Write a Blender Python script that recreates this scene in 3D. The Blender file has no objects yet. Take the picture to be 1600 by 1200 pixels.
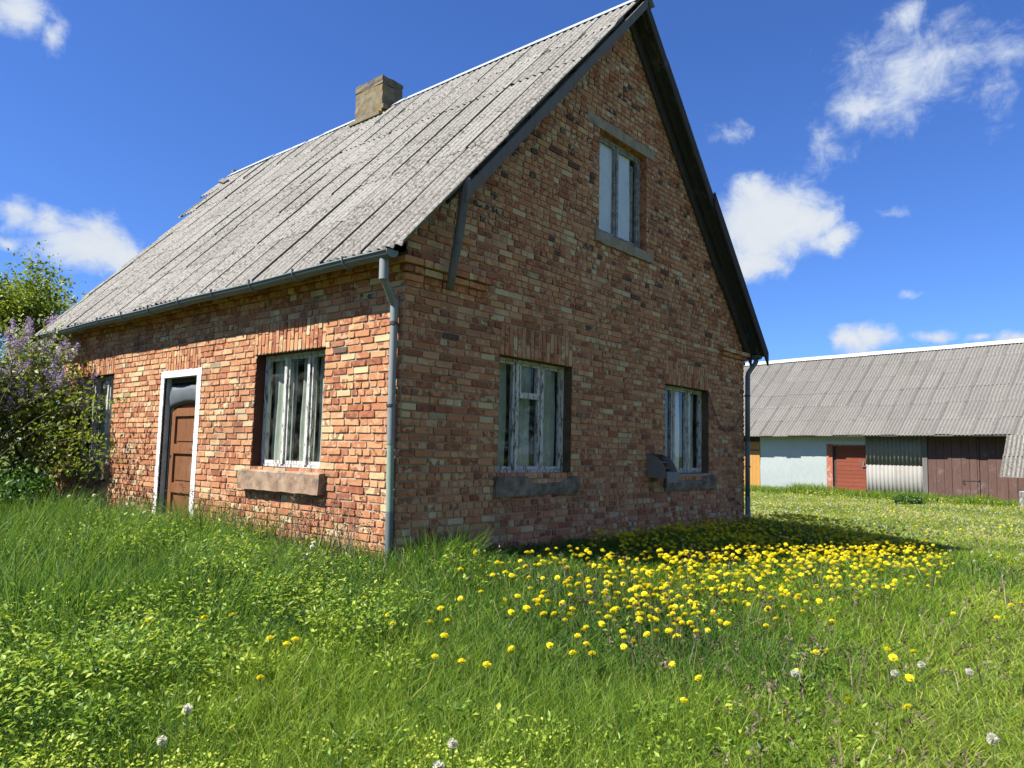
import bpy, math, random
import numpy as np
from mathutils import Vector, Matrix

SC = bpy.context.scene
COL = SC.collection
RNG = np.random.default_rng(11)
random.seed(5)

# ------------------------------------------------------------------ camera
CAM = Vector((-4.7015, -5.3921, 1.0478))
yaw, pitch, roll = 0.7050, 0.0924, 0.0234
FPX = 1155.9
fw = Vector((math.cos(pitch)*math.cos(yaw), math.cos(pitch)*math.sin(yaw), math.sin(pitch)))
rt = Vector((math.sin(yaw), -math.cos(yaw), 0))
up = rt.cross(fw)
R_ = rt*math.cos(roll) + up*math.sin(roll)
U_ = up*math.cos(roll) - rt*math.sin(roll)
cd = bpy.data.cameras.new('camera')
cd.sensor_width = 36.0
cd.lens = 36.0*FPX/1600.0
cd.clip_start = 0.05
cd.clip_end = 3000
cam = bpy.data.objects.new('camera', cd)
COL.objects.link(cam)
cam.matrix_world = Matrix(((R_.x, U_.x, -fw.x, CAM.x), (R_.y, U_.y, -fw.y, CAM.y), (R_.z, U_.z, -fw.z, CAM.z), (0, 0, 0, 1)))
SC.camera = cam

# ------------------------------------------------------------------ render look
SC.view_settings.view_transform = 'Standard'
SC.view_settings.look = 'None'
SC.view_settings.gamma = 1
SC.view_settings.exposure = 1.30
SC.render.film_transparent = False
try:
    SC.cycles.use_denoising = True
    SC.cycles.max_bounces = 6
    SC.cycles.diffuse_bounces = 3
    SC.cycles.glossy_bounces = 2
    SC.cycles.transmission_bounces = 4
    SC.cycles.transparent_max_bounces = 8
    SC.cycles.caustics_reflective = False
    SC.cycles.caustics_refractive = False
except Exception:
    pass

# ------------------------------------------------------------------ sun and sky
SUN = Vector((-0.73, 0.38, 1.0)).normalized()      # towards the sun
sl = bpy.data.lights.new('sun', 'SUN')
sl.energy = 5.0
sl.angle = math.radians(0.53)
sl.color = (1.0, 0.95, 0.86)
so = bpy.data.objects.new('sun', sl)
COL.objects.link(so)
so.rotation_euler = (-SUN).to_track_quat('-Z', 'Y').to_euler()
so.location = SUN*60

SKY_STRENGTH = 0.076
W = bpy.data.worlds.new('World')
SC.world = W
W.use_nodes = True
wt = W.node_tree
wt.nodes.clear()


class NT:
    """small helper round a node tree"""
    def __init__(s, tree): s.t = tree; s.n = tree.nodes; s.l = tree.links
    def new(s, kind, **kw):
        nd = s.n.new(kind)
        for k, v in kw.items(): setattr(nd, k, v)
        return nd
    def put(s, sock, v):
        if v is None: return
        if isinstance(v, bpy.types.NodeSocket): s.l.new(v, sock)
        elif isinstance(v, (tuple, list)) and len(v) == 3 and sock.type == 'RGBA': sock.default_value = (*v, 1)
        else: sock.default_value = v
    def m(s, op, a, b=None, c=None, clamp=False):
        nd = s.new('ShaderNodeMath', operation=op, use_clamp=clamp)
        s.put(nd.inputs[0], a); s.put(nd.inputs[1], b); s.put(nd.inputs[2], c)
        return nd.outputs[0]
    def vm(s, op, a, b=None):
        nd = s.new('ShaderNodeVectorMath', operation=op)
        s.put(nd.inputs[0], a); s.put(nd.inputs[1], b)
        return nd.outputs['Value'] if op in ('LENGTH', 'DOT_PRODUCT', 'DISTANCE') else nd.outputs[0]
    def mix(s, f, a, b, blend='MIX'):
        nd = s.new('ShaderNodeMix', data_type='RGBA', blend_type=blend)
        s.put(nd.inputs[0], f); s.put(nd.inputs[6], a); s.put(nd.inputs[7], b)
        return nd.outputs[2]
    def noise(s, vec=None, scale=5.0, detail=4.0, rough=0.55, dist=0.0, dim='3D', w=None):
        nd = s.new('ShaderNodeTexNoise', noise_dimensions=dim)
        if vec is not None: s.put(nd.inputs['Vector'], vec)
        s.put(nd.inputs['Scale'], scale); s.put(nd.inputs['Detail'], detail); s.put(nd.inputs['Roughness'], rough); s.put(nd.inputs['Distortion'], dist)
        if w is not None: s.put(nd.inputs['W'], w)
        return nd.outputs[0]
    def voro(s, vec=None, scale=5.0, feature='F1', out='Distance'):
        nd = s.new('ShaderNodeTexVoronoi', feature=feature)
        if vec is not None: s.put(nd.inputs['Vector'], vec)
        s.put(nd.inputs['Scale'], scale)
        return nd.outputs[out]
    def ramp(s, f, pts, interp='LINEAR'):
        nd = s.new('ShaderNodeValToRGB')
        nd.color_ramp.interpolation = interp
        el = nd.color_ramp.elements
        while len(el) < len(pts): el.new(0.5)
        for e, (p, c) in zip(el, pts):
            e.position = p
            e.color = (c, c, c, 1) if isinstance(c, (int, float)) else (*c, 1)
        s.put(nd.inputs[0], f)
        return nd.outputs[0]
    def step(s, f, a, b):
        nd = s.new('ShaderNodeMapRange', interpolation_type='SMOOTHSTEP')
        s.put(nd.inputs[0], f); s.put(nd.inputs[1], a); s.put(nd.inputs[2], b)
        return nd.outputs[0]
    def attr(s, name, out='Color'):
        nd = s.new('ShaderNodeAttribute', attribute_name=name)
        return nd.outputs[out]
    def sep(s, v):
        nd = s.new('ShaderNodeSeparateXYZ'); s.put(nd.inputs[0], v); return nd.outputs
    def comb(s, x, y, z):
        nd = s.new('ShaderNodeCombineXYZ'); s.put(nd.inputs[0], x); s.put(nd.inputs[1], y); s.put(nd.inputs[2], z); return nd.outputs[0]
    def obj(s): return s.new('ShaderNodeTexCoord').outputs['Object']
    def bump(s, h, strength=0.3, dist=0.01):
        nd = s.new('ShaderNodeBump'); s.put(nd.inputs['Height'], h); nd.inputs['Strength'].default_value = strength; nd.inputs['Distance'].default_value = dist
        return nd.outputs[0]


w = NT(wt)
geo = w.new('ShaderNodeTexCoord').outputs['Generated']
sky = w.new('ShaderNodeTexSky')
sky.sky_type = 'NISHITA'
sky.sun_disc = False
sky.sun_elevation = math.asin(SUN.z)
sky.sun_rotation = math.atan2(SUN.x, SUN.y)
sky.altitude = 50
sky.air_density = 1.0
sky.dust_density = 0.1
sky.ozone_density = 3.2
hsv = w.new('ShaderNodeHueSaturation')
hsv.inputs['Saturation'].default_value = 1.0
hsv.inputs['Value'].default_value = 1.0
wt.links.new(sky.outputs[0], hsv.inputs['Color'])
xyz = w.sep(geo)
az = w.m('MULTIPLY', w.m('ARCTAN2', xyz[1], xyz[0]), 57.2958)
el = w.m('MULTIPLY', w.m('ARCSINE', xyz[2]), 57.2958)
ae = w.comb(az, el, 0.0)
wn = w.new('ShaderNodeTexNoise', noise_dimensions='3D')
w.put(wn.inputs['Vector'], geo); wn.inputs['Scale'].default_value = 13; wn.inputs['Detail'].default_value = 5
warp = w.vm('MULTIPLY', w.vm('SUBTRACT', wn.outputs['Color'], (0.5, 0.5, 0.5)), (4.2, 3.4, 0.0))
aew = w.vm('ADD', ae, warp)
# cumulus puffs: azimuth, elevation, half width, half height (degrees), weight
CLOUDS = [
    (11.6, 25.4, 5.0, 3.4, .56), (9.3, 26.2, 4.4, 2.4, .46), (14.4, 23.9, 3.4, 2.0, .54), (16.9, 21.9, 2.0, 1.9, .42), (11.8, 29.0, 2.0, 1.2, .55),
    (5.6, 25.6, 3.8, 1.1, .40), (6.4, 23.4, 1.3, 2.0, .36),
    (21.0, 17.0, 5.0, 3.4, 1.25), (22.2, 18.9, 2.6, 1.8, 1.05), (18.7, 16.9, 2.5, 2.1, 1.05), (16.6, 15.5, 2.2, 1.1, .95), (22.4, 14.7, 4.0, 1.5, 1.05),
    (14.4, 8.5, 2.3, 1.15, .95), (15.5, 8.5, 1.4, .9, .85), (11.0, 8.6, 1.2, .5, .55), (5.9, 7.7, 2.2, .7, .7), (8.4, 8.0, 1.0, .35, .5),
    (24.0, 23.4, 2.0, .7, .24), (23.2, 24.2, .7, .8, .24), (13.0, 17.0, 1.0, .45, .36), (12.3, 11.5, 1.2, .4, .38),
    (76.2, 26.3, 2.0, 1.7, .72), (74.0, 25.6, 1.0, 1.2, .62),
    (70.8, 13.2, 3.5, 2.0, 1.02), (73.0, 14.3, 2.8, 1.1, .78), (69.2, 12.7, 2.2, 1.6, .98), (75.2, 14.6, 1.7, .9, .62), (75.6, 12.8, 1.3, .6, .6),
    (60.0, 10.5, 6.0, 2.5, .8), (40.0, 9.0, 5.0, 2.0, .8), (88.0, 12.0, 7.0, 2.6, .9), (-14.0, 12.0, 6.0, 2.4, .9), (-40.0, 16.0, 9.0, 3.0, .9), (120.0, 14.0, 9.0, 3.0, .9),
    # unseen cloud banks added behind the photographer as neutral fill for the shaded gable
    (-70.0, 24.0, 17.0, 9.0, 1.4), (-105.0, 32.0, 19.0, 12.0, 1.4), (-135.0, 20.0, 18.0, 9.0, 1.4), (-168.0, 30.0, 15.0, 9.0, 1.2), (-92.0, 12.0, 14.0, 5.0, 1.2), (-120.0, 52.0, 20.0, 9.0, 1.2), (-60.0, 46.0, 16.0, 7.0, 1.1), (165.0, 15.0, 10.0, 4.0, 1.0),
]
field = None
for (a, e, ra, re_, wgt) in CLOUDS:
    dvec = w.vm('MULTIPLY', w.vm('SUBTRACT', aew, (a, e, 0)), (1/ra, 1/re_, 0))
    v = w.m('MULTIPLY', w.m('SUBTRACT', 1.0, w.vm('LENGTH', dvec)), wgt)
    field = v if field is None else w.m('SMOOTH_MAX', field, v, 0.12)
fb = w.noise(geo, 24, 11, 0.66, 0.55)
fb2 = w.noise(w.vm('MULTIPLY', geo, (1, 1, 1.6)), 75, 6, 0.6, 0.3)
dens = w.m('ADD', field, w.m('ADD', w.m('MULTIPLY', w.m('SUBTRACT', fb, 0.5), 1.15), w.m('MULTIPLY', w.m('SUBTRACT', fb2, 0.5), 0.35)))
mask = w.step(dens, -0.06, 0.62)
thick = w.step(dens, 0.25, 0.95)
cloudc = w.mix(w.noise(geo, 17, 6, 0.6), (3.7, 4.0, 4.35), (4.7, 4.85, 4.95))
cloudc = w.mix(thick, (3.3, 3.8, 4.7), cloudc)
tinted = w.mix(1.0, hsv.outputs[0], (0.37, 0.56, 0.95), 'MULTIPLY')
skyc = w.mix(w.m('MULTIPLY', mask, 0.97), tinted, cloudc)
bg = w.new('ShaderNodeBackground')
bg.inputs['Strength'].default_value = SKY_STRENGTH
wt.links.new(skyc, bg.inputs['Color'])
wo = w.new('ShaderNodeOutputWorld')
wt.links.new(bg.outputs[0], wo.inputs[0])
try:
    W.cycles.sampling_method = 'MANUAL'; W.cycles.sample_map_resolution = 512
except Exception:
    pass


# ------------------------------------------------------------------ materials
def mat(name):
    m = bpy.data.materials.new(name)
    m.use_nodes = True
    t = m.node_tree
    t.nodes.clear()
    nt = NT(t)
    out = nt.new('ShaderNodeOutputMaterial')
    return m, nt, out


ALB = .76            # overall reflectance level of the place


def bsdf(nt, out, color, rough=0.8, metal=0.0, normal=None, spec=0.3, link=True):
    color = nt.mix(1.0, color, (ALB, ALB, ALB), 'MULTIPLY')
    b = nt.new('ShaderNodeBsdfPrincipled')
    nt.put(b.inputs['Base Color'], color)
    nt.put(b.inputs['Roughness'], rough)
    nt.put(b.inputs['Metallic'], metal)
    nt.put(b.inputs['Specular IOR Level'], spec)
    if normal is not None: nt.put(b.inputs['Normal'], normal)
    if link: nt.l.new(b.outputs[0], out.inputs[0])
    return b.outputs[0]


def m_brick():
    m, n, o = mat('brick')
    at = n.sep(n.attr('bk'))
    r, g, b = at[0], at[1], at[2]
    co = n.obj()
    A = n.ramp(r, [(0, (.30, .108, .058)), (.10, (.41, .155, .076)), (.32, (.50, .215, .104)), (.62, (.56, .265, .128)), (.82, (.59, .325, .165)), (.88, (.64, .47, .26)), (.95, (.66, .53, .32)), (.965, (.11, .065, .05))], 'LINEAR')
    B = n.ramp(g, [(0, (.64, .44, .26)), (.36, (.27, .075, .042)), (.62, (.60, .37, .21)), (.84, (.18, .062, .042))], 'CONSTANT')
    off = n.comb(n.m('MULTIPLY', g, 53), n.m('MULTIPLY', b, 37), n.m('MULTIPLY', r, 71))
    jag = n.noise(co, 30, 3, .6)
    cell = n.sep(n.voro(n.vm('ADD', co, off), 19.0, 'F1', 'Color'))[0]
    sw = n.step(n.m('ADD', cell, n.m('MULTIPLY', n.m('SUBTRACT', jag, .5), .5)), .56, .66)
    col = n.mix(n.m('MULTIPLY', sw, n.m('MULTIPLY', n.step(b, .0, .40), .74)), A, B)
    f = n.noise(co, 60, 4, .65)
    col = n.mix(n.m('MULTIPLY', n.step(f, .5, .78), .45), col, (.62, .45, .32))
    col = n.mix(n.m('MULTIPLY', n.step(n.noise(co, 1.1, 6, .68), .50, .72), .50), col, (.16, .085, .06))
    col = n.mix(n.m('MULTIPLY', n.step(n.noise(co, 150, 2, .6), .62, .75), .5), col, (.12, .06, .045))
    h = n.m('ADD', n.m('MULTIPLY', n.noise(co, 42, 5, .65), 1.0), n.m('MULTIPLY', sw, .12))
    bsdf(n, o, col, .93, 0, n.bump(h, .75, .006), .15)
    return m


def m_mortar():
    m, n, o = mat('mortar')
    co = n.obj()
    col = n.mix(n.noise(co, 5, 5, .6), (.30, .265, .21), (.48, .43, .345))
    col = n.mix(n.m('MULTIPLY', n.step(n.noise(co, 90, 3, .6), .55, .75), .4), col, (.2, .17, .14))
    bsdf(n, o, col, .95, 0, n.bump(n.noise(co, 90, 4, .7), .7, .006), .1)
    return m


def m_slate(name, c1, c2, dark, speck=.55):
    m, n, o = mat(name)
    co = n.obj()
    t = n.sep(n.attr('bk'))
    base = n.mix(t[0], c1, c2)
    base = n.mix(n.m('MULTIPLY', n.step(n.noise(co, 3.0, 6, .65), .45, .7), .25), base, (.20, .195, .18))
    s1 = n.step(n.noise(co, 22, 5, .72), .50, .60)
    s2 = n.step(n.noise(co, 55, 3, .7), .52, .62)
    lich = n.m('MAXIMUM', s1, n.m('MULTIPLY', s2, .8))
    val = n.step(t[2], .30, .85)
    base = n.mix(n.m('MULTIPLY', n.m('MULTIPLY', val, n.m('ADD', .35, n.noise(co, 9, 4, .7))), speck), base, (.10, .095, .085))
    lich = n.m('MULTIPLY', lich, n.m('MULTIPLY', n.m('ADD', .55, n.m('MULTIPLY', n.step(n.noise(co, 1.3, 4, .6), .35, .62), .45)), speck))
    col = n.mix(lich, base, dark)
    col = n.mix(n.m('MULTIPLY', n.step(n.noise(n.vm('ADD', co, (7, 3, 1)), 34, 3, .65), .60, .68), .75), col, (.50, .48, .43))
    col = n.mix(n.m('MULTIPLY', n.step(n.noise(n.vm('ADD', co, (1, 9, 4)), 2.2, 5, .7), .66, .74), .55), col, (.36, .29, .13))
    bsdf(n, o, col, .95, 0, n.bump(n.noise(co, 40, 4, .7), .5, .006), .12)
    return m


def m_peel():
    m, n, o = mat('peeling white paint')
    co = n.obj()
    st = n.vm('MULTIPLY', co, (1, 1, .22))
    chip = n.step(n.noise(st, 38, 6, .72), .525, .575)
    wood = n.mix(n.noise(st, 90, 3), (.075, .06, .045), (.23, .19, .15))
    paint = n.mix(n.noise(co, 9, 4), (.74, .74, .70), (.55, .55, .51))
    col = n.mix(chip, paint, wood)
    bsdf(n, o, col, .6, 0, n.bump(n.m('SUBTRACT', 1.0, chip), .5, .004), .3)
    return m


def m_wood(name, c1, c2, axis=(1, 1, .12), rough=.85, crack=.6, scale=26):
    m, n, o = mat(name)
    co = n.obj()
    st = n.vm('MULTIPLY', co, axis)
    g = n.noise(st, scale, 6, .65, .4)
    col = n.mix(g, c1, c2)
    t = n.sep(n.attr('bk'))
    col = n.mix(n.m('MULTIPLY', t[0], .45), col, tuple(x*.45 for x in c2))
    col = n.mix(n.m('MULTIPLY', n.step(n.noise(st, scale*2.4, 3, .6), .58, .72), crack), col, tuple(x*.25 for x in c1))
    col = n.mix(n.m('MULTIPLY', n.step(n.noise(co, 3, 5, .6), .55, .75), .4), col, (.24, .22, .20))
    bsdf(n, o, col, rough, 0, n.bump(g, .35, .004), .2)
    return m


def m_zinc(name, c1, c2, rough=.45, metal=.55, rust=0.0):
    m, n, o = mat(name)
    co = n.obj()
    col = n.mix(n.noise(co, 7, 6, .65), c1, c2)
    col = n.mix(n.m('MULTIPLY', n.step(n.noise(n.vm('MULTIPLY', co, (1, 1, .3)), 20, 5, .7), .55, .75), .5), col, tuple(x*.45 for x in c1))
    if rust: col = n.mix(n.m('MULTIPLY', n.step(n.noise(co, 11, 6, .7), .56, .66), rust), col, (.24, .085, .035))
    bsdf(n, o, col, n.m('ADD', rough, n.m('MULTIPLY', n.noise(co, 14, 3), .25)), metal, n.bump(n.noise(co, 6, 3), .12, .01), .4)
    return m


def m_plain(name, c1, c2, scale=8, rough=.9, bump=.3, bs=40, stain=None, samt=.5):
    m, n, o = mat(name)
    co = n.obj()
    col = n.mix(n.step(n.noise(co, scale, 6, .65), .35, .65), c1, c2)
    if stain: col = n.mix(n.m('MULTIPLY', n.step(n.noise(n.vm('ADD', co, (3, 5, 7)), scale*.6, 6, .7), .50, .66), samt), col, stain)
    bsdf(n, o, col, rough, 0, n.bump(n.noise(co, bs, 5, .65), bump, .008), .2)
    return m


def m_glass():
    m, n, o = mat('window glass')
    co = n.obj()
    tr = n.new('ShaderNodeBsdfTransparent'); tr.inputs[0].default_value = (.88, .93, .90, 1)
    gl = n.new('ShaderNodeBsdfGlossy'); gl.inputs['Roughness'].default_value = .03
    n.put(gl.inputs['Normal'], n.bump(n.noise(co, 2.5, 1), .04, .02))
    lw = n.new('ShaderNodeLayerWeight'); lw.inputs[0].default_value = .5
    schl = n.m('ADD', .045, n.m('MULTIPLY', n.m('POWER', lw.outputs['Facing'], 4.0), .9))
    mx = n.new('ShaderNodeMixShader')
    n.put(mx.inputs[0], schl)
    n.l.new(tr.outputs[0], mx.inputs[1]); n.l.new(gl.outputs[0], mx.inputs[2])
    df = n.new('ShaderNodeBsdfDiffuse'); df.inputs[0].default_value = (.45, .45, .4, 1)
    m2 = n.new('ShaderNodeMixShader')
    n.put(m2.inputs[0], n.m('MULTIPLY', n.step(n.noise(co, 6, 4, .6), .35, .8), .09))
    n.l.new(mx.outputs[0], m2.inputs[1]); n.l.new(df.outputs[0], m2.inputs[2])
    n.l.new(m2.outputs[0], o.inputs[0])
    return m


def m_leaf(name, pts, transl=.35, rough=.5, attr='bk', spec=.35):
    """foliage: each leaf or blade carries its own tint in the colour attribute"""
    m, n, o = mat(name)
    t = n.sep(n.attr(attr))
    col = n.ramp(t[0], pts)
    b = bsdf(n, o, col, rough, 0, None, spec, link=False)
    tl = n.new('ShaderNodeBsdfTranslucent')
    n.put(tl.inputs[0], n.mix(1.0, col, (ALB*1.25, ALB*1.25, ALB), 'MULTIPLY'))
    mx = n.new('ShaderNodeMixShader'); mx.inputs[0].default_value = transl
    n.l.new(b, mx.inputs[1]); n.l.new(tl.outputs[0], mx.inputs[2]); n.l.new(mx.outputs[0], o.inputs[0])
    return m


M = {}
M['brick'] = m_brick()
M['mortar'] = m_mortar()
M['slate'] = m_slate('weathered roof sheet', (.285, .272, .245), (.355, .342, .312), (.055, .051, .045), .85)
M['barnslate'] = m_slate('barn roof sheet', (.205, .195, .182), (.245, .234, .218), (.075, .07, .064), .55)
M['cement'] = m_slate('light cement sheet', (.27, .262, .24), (.33, .322, .30), (.35, .33, .3), .15)
M['peel'] = m_peel()
M['greyframe'] = m_plain('worn grey paint', (.20, .21, .21), (.42, .43, .42), 12, .7, .3, 60, (.06, .05, .04), .6)
M['darkwood'] = m_wood('dark weathered wood', (.035, .032, .03), (.10, .092, .085))
M['greywood'] = m_wood('grey weathered wood', (.10, .095, .09), (.24, .225, .205))
M['zinc'] = m_zinc('galvanised steel', (.20, .23, .24), (.30, .335, .345), .62, .2)
M['zincdark'] = m_zinc('dull galvanised steel', (.13, .165, .175), (.20, .235, .24), .6, .3)
M['greenpipe'] = m_zinc('faded green paint', (.19, .28, .225), (.31, .40, .33), .65, .05)
M['ridge'] = m_zinc('ridge sheet metal', (.30, .345, .40), (.44, .48, .52), .5, .3)
M['barnridge'] = m_zinc('barn ridge sheet metal', (.42, .44, .46), (.56, .57, .58), .55, .1, .7)
M['glass'] = m_glass()
M['curtain'] = m_plain('net curtain', (.36, .385, .34), (.54, .56, .50), 3, .95, .05)
M['whitecloth'] = m_plain('white cloth', (.86, .88, .90), (.97, .98, .98), 2, .95, .05)
M['sillA'] = m_plain('warm concrete', (.29, .19, .125), (.42, .305, .22), 7, .95, .6, 50, (.12, .105, .085), .8)
M['sillB'] = m_plain('grey concrete', (.15, .125, .092), (.30, .26, .20), 9, .95, .9, 26, (.07, .065, .055), .8)
M['concrete'] = m_plain('lintel concrete', (.30, .255, .18), (.40, .345, .25), 8, .95, .4, 50, (.18, .16, .13), .5)
M['lime'] = m_plain('white lime paint', (.80, .80, .78), (.88, .88, .86), 10, .85, .35, 60, (.62, .58, .52), .3)
M['limegrey'] = m_plain('dirty white plaster', (.55, .55, .53), (.70, .70, .68), 5, .9, .35, 40, (.30, .29, .27), .5)
M['reveal'] = m_plain('brown reveal paint', (.10, .065, .035), (.15, .10, .055), 6, .85, .25, 40, (.32, .27, .2), .15)
M['revealred'] = m_plain('dark red reveal paint', (.075, .03, .022), (.11, .045, .03), 6, .85, .25, 40)
M['door'] = m_wood('worn varnished door', (.13, .048, .022), (.33, .15, .066), (1, 1, .15), .6, .8, 22)
M['sheetblue'] = m_zinc('blue grey sheet metal', (.09, .105, .12), (.16, .18, .195), .45, .2)
M['chimney'] = m_plain('stained chimney render', (.15, .13, .09), (.25, .205, .13), 6, .95, .7, 26, (.27, .18, .045), .55)
M['chimtop'] = m_plain('dark chimney cap', (.13, .115, .085), (.21, .18, .125), 8, .95, .6, 30, (.28, .2, .08), .3)
M['orangewood'] = m_wood('orange stained planks', (.42, .20, .045), (.62, .33, .09), (1, 1, .1), .7, .4)
M['redplank'] = m_wood('faded red paint planks', (.20, .048, .026), (.29, .085, .05), (.12, .12, 1), .8, .5)
M['redpost'] = m_plain('peeling red post', (.34, .10, .06), (.42, .15, .09), 12, .85, .4, 60, (.45, .38, .33), .85)
M['barnplank'] = m_wood('weathered red brown planks', (.085, .042, .034), (.185, .115, .098), (1, 1, .07), .9, .7, 22)
M['barnsheet'] = m_zinc('barn sheet metal', (.40, .45, .44), (.52, .57, .555), .36, .30)
M['steel'] = m_zinc('dark rusty iron', (.07, .06, .055), (.12, .10, .09), .6, .5, .8)
M['boxmetal'] = m_zinc('dull box metal', (.19, .17, .14), (.31, .28, .24), .7, .15, .35)
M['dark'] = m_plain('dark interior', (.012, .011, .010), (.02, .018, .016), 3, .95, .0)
M['stone'] = m_plain('field stone', (.25, .23, .21), (.4, .37, .34), 8, .95, .6)
GREEN = [(0, (.035, .10, .028)), (.18, (.085, .19, .030)), (.5, (.22, .35, .030)), (.8, (.38, .47, .05)), (.92, (.50, .52, .13)), (1, (.60, .53, .31))]
M['grass'] = m_leaf('grass blade', GREEN, .45, .55, spec=.22)
M['weed'] = m_leaf('weed leaf', [(0, (.07, .15, .022)), (.4, (.22, .36, .04)), (.75, (.40, .52, .05)), (1, (.58, .65, .09))], .42, .42, spec=.3)
M['lilacleaf'] = m_leaf('lilac leaf', [(0, (.08, .14, .025)), (.5, (.25, .32, .05)), (1, (.48, .52, .13))], .30, .45)
M['treeleaf'] = m_leaf('spring tree leaf', [(0, (.09, .15, .016)), (.5, (.19, .26, .026)), (1, (.34, .38, .05))], .42, .45)
M['darkleaf'] = m_leaf('nettle leaf', [(0, (.03, .09, .016)), (.5, (.08, .18, .03)), (1, (.17, .30, .045))], .30, .45)
M['lilac'] = m_leaf('lilac blossom', [(0, (.34, .22, .46)), (.5, (.52, .40, .64)), (1, (.74, .64, .82))], .3, .7)
M['bark'] = m_plain('bark', (.06, .048, .036), (.13, .108, .085), 14, .95, .6, 40)
M['petal'] = m_leaf('dandelion petal', [(0, (.90, .70, .006)), (.5, (.95, .84, .012)), (1, (.96, .90, .05))], .35, .7)
M['stem'] = m_leaf('flower stem', [(0, (.10, .15, .04)), (.6, (.16, .20, .06)), (1, (.22, .15, .10))], .15, .5)
M['fluff'] = m_leaf('seed fluff', [(0, (.80, .79, .74)), (1, (.95, .95, .92))], .6, .8)
M['dry'] = m_leaf('withered stalk', [(0, (.07, .05, .035)), (.45, (.20, .155, .095)), (1, (.46, .42, .30))], .2, .8)


# ------------------------------------------------------------------ mesh helpers
class MB:
    def __init__(s):
        s.v = []; s.f = []; s.m = []; s.a = []
    def face(s, pts, mi=0, tint=(.5, .5, .5)):
        b = len(s.v)
        s.v += [tuple(p) for p in pts]; s.a += [tint]*len(pts)
        s.f.append(tuple(range(b, b+len(pts)))); s.m.append(mi)
    def hexa(s, c, mi=0, tint=(.5, .5, .5), skip=()):
        """c: 8 corners, 0-3 bottom loop, 4-7 top loop (same order)"""
        b = len(s.v)
        P = [Vector(p) for p in c]
        F = [(0, 3, 2, 1), (4, 5, 6, 7), (0, 1, 5, 4), (1, 2, 6, 5), (2, 3, 7, 6), (3, 0, 4, 7)]
        vol = (P[1]-P[0]).cross(P[3]-P[0]).dot(P[4]-P[0])
        s.v += [tuple(p) for p in P]; s.a += [tint]*8
        for i, f in enumerate(F):
            if i in skip: continue
            f = tuple(b+k for k in f)
            s.f.append(f if vol > 0 else f[::-1]); s.m.append(mi)
    def box(s, x0, x1, y0, y1, z0, z1, mi=0, tint=(.5, .5, .5), mp=None):
        c = [(x0, y0, z0), (x1, y0, z0), (x1, y1, z0), (x0, y1, z0), (x0, y0, z1), (x1, y0, z1), (x1, y1, z1), (x0, y1, z1)]
        if mp: c = [mp(*p) for p in c]
        s.hexa(c, mi, tint)
    def bar(s, p, q, a, b, up=(0, 0, 1), mi=0, tint=(.5, .5, .5)):
        """rectangular bar from p to q: a wide sideways, b wide along up"""
        p, q = Vector(p), Vector(q); d = (q-p).normalized()
        sd = d.cross(Vector(up)).normalized(); u = sd.cross(d)
        c = [x + sd*i*a/2 + u*j*b/2 for x in (p, q) for i, j in ((-1, -1), (1, -1), (1, 1), (-1, 1))]
        s.hexa(c, mi, tint)
    def tube(s, pts, rad, n=8, mi=0, tint=(.5, .5, .5), cap=True):
        pts = [Vector(p) for p in pts]
        if isinstance(rad, (int, float)): rad = [rad]*len(pts)
        b = len(s.v); ref = None
        for i, p in enumerate(pts):
            d = (pts[min(i+1, len(pts)-1)] - pts[max(i-1, 0)]).normalized()
            if ref is None: ref = d.orthogonal().normalized()
            ref = (ref - d*ref.dot(d)).normalized(); bi = d.cross(ref)
            for k in range(n):
                t = 2*math.pi*k/n
                s.v.append(tuple(p + (ref*math.cos(t) + bi*math.sin(t))*rad[i])); s.a.append(tint)
        for i in range(len(pts)-1):
            for k in range(n):
                k2 = (k+1) % n
                s.f.append((b+i*n+k, b+i*n+k2, b+(i+1)*n+k2, b+(i+1)*n+k)); s.m.append(mi)
        if cap:
            s.f.append(tuple(b+k for k in range(n))[::-1]); s.m.append(mi)
            e = b+(len(pts)-1)*n
            s.f.append(tuple(e+k for k in range(n))); s.m.append(mi)
    def grid(s, P, nu, nv, mi=0, tint=(.5, .5, .5)):
        b = len(s.v); s.v += [tuple(p) for p in P]; s.a += [tint]*len(P)
        for j in range(nv-1):
            for i in range(nu-1):
                s.f.append((b+j*nu+i, b+j*nu+i+1, b+(j+1)*nu+i+1, b+(j+1)*nu+i)); s.m.append(mi)
    def build(s, name, mats, parent=None, smooth=False, loc=None):
        if not isinstance(mats, (list, tuple)): mats = [mats]
        v = np.array(s.v, dtype=np.float64)
        if loc is not None: v = v - np.array(loc)
        me = bpy.data.meshes.new(name)
        me.from_pydata(v.tolist(), [], s.f)
        for mm in mats: me.materials.append(mm)
        me.polygons.foreach_set('material_index', s.m)
        at = me.attributes.new('bk', 'FLOAT_COLOR', 'POINT')
        c = np.ones((len(s.v), 4), dtype=np.float32); c[:, :3] = np.array(s.a, dtype=np.float32)
        at.data.foreach_set('color', c.ravel())
        if smooth: me.polygons.foreach_set('use_smooth', [True]*len(s.f))
        me.update()
        o = bpy.data.objects.new(name, me)
        COL.objects.link(o)
        if parent: o.parent = parent
        if loc is not None: o.location = loc
        return o


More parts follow.
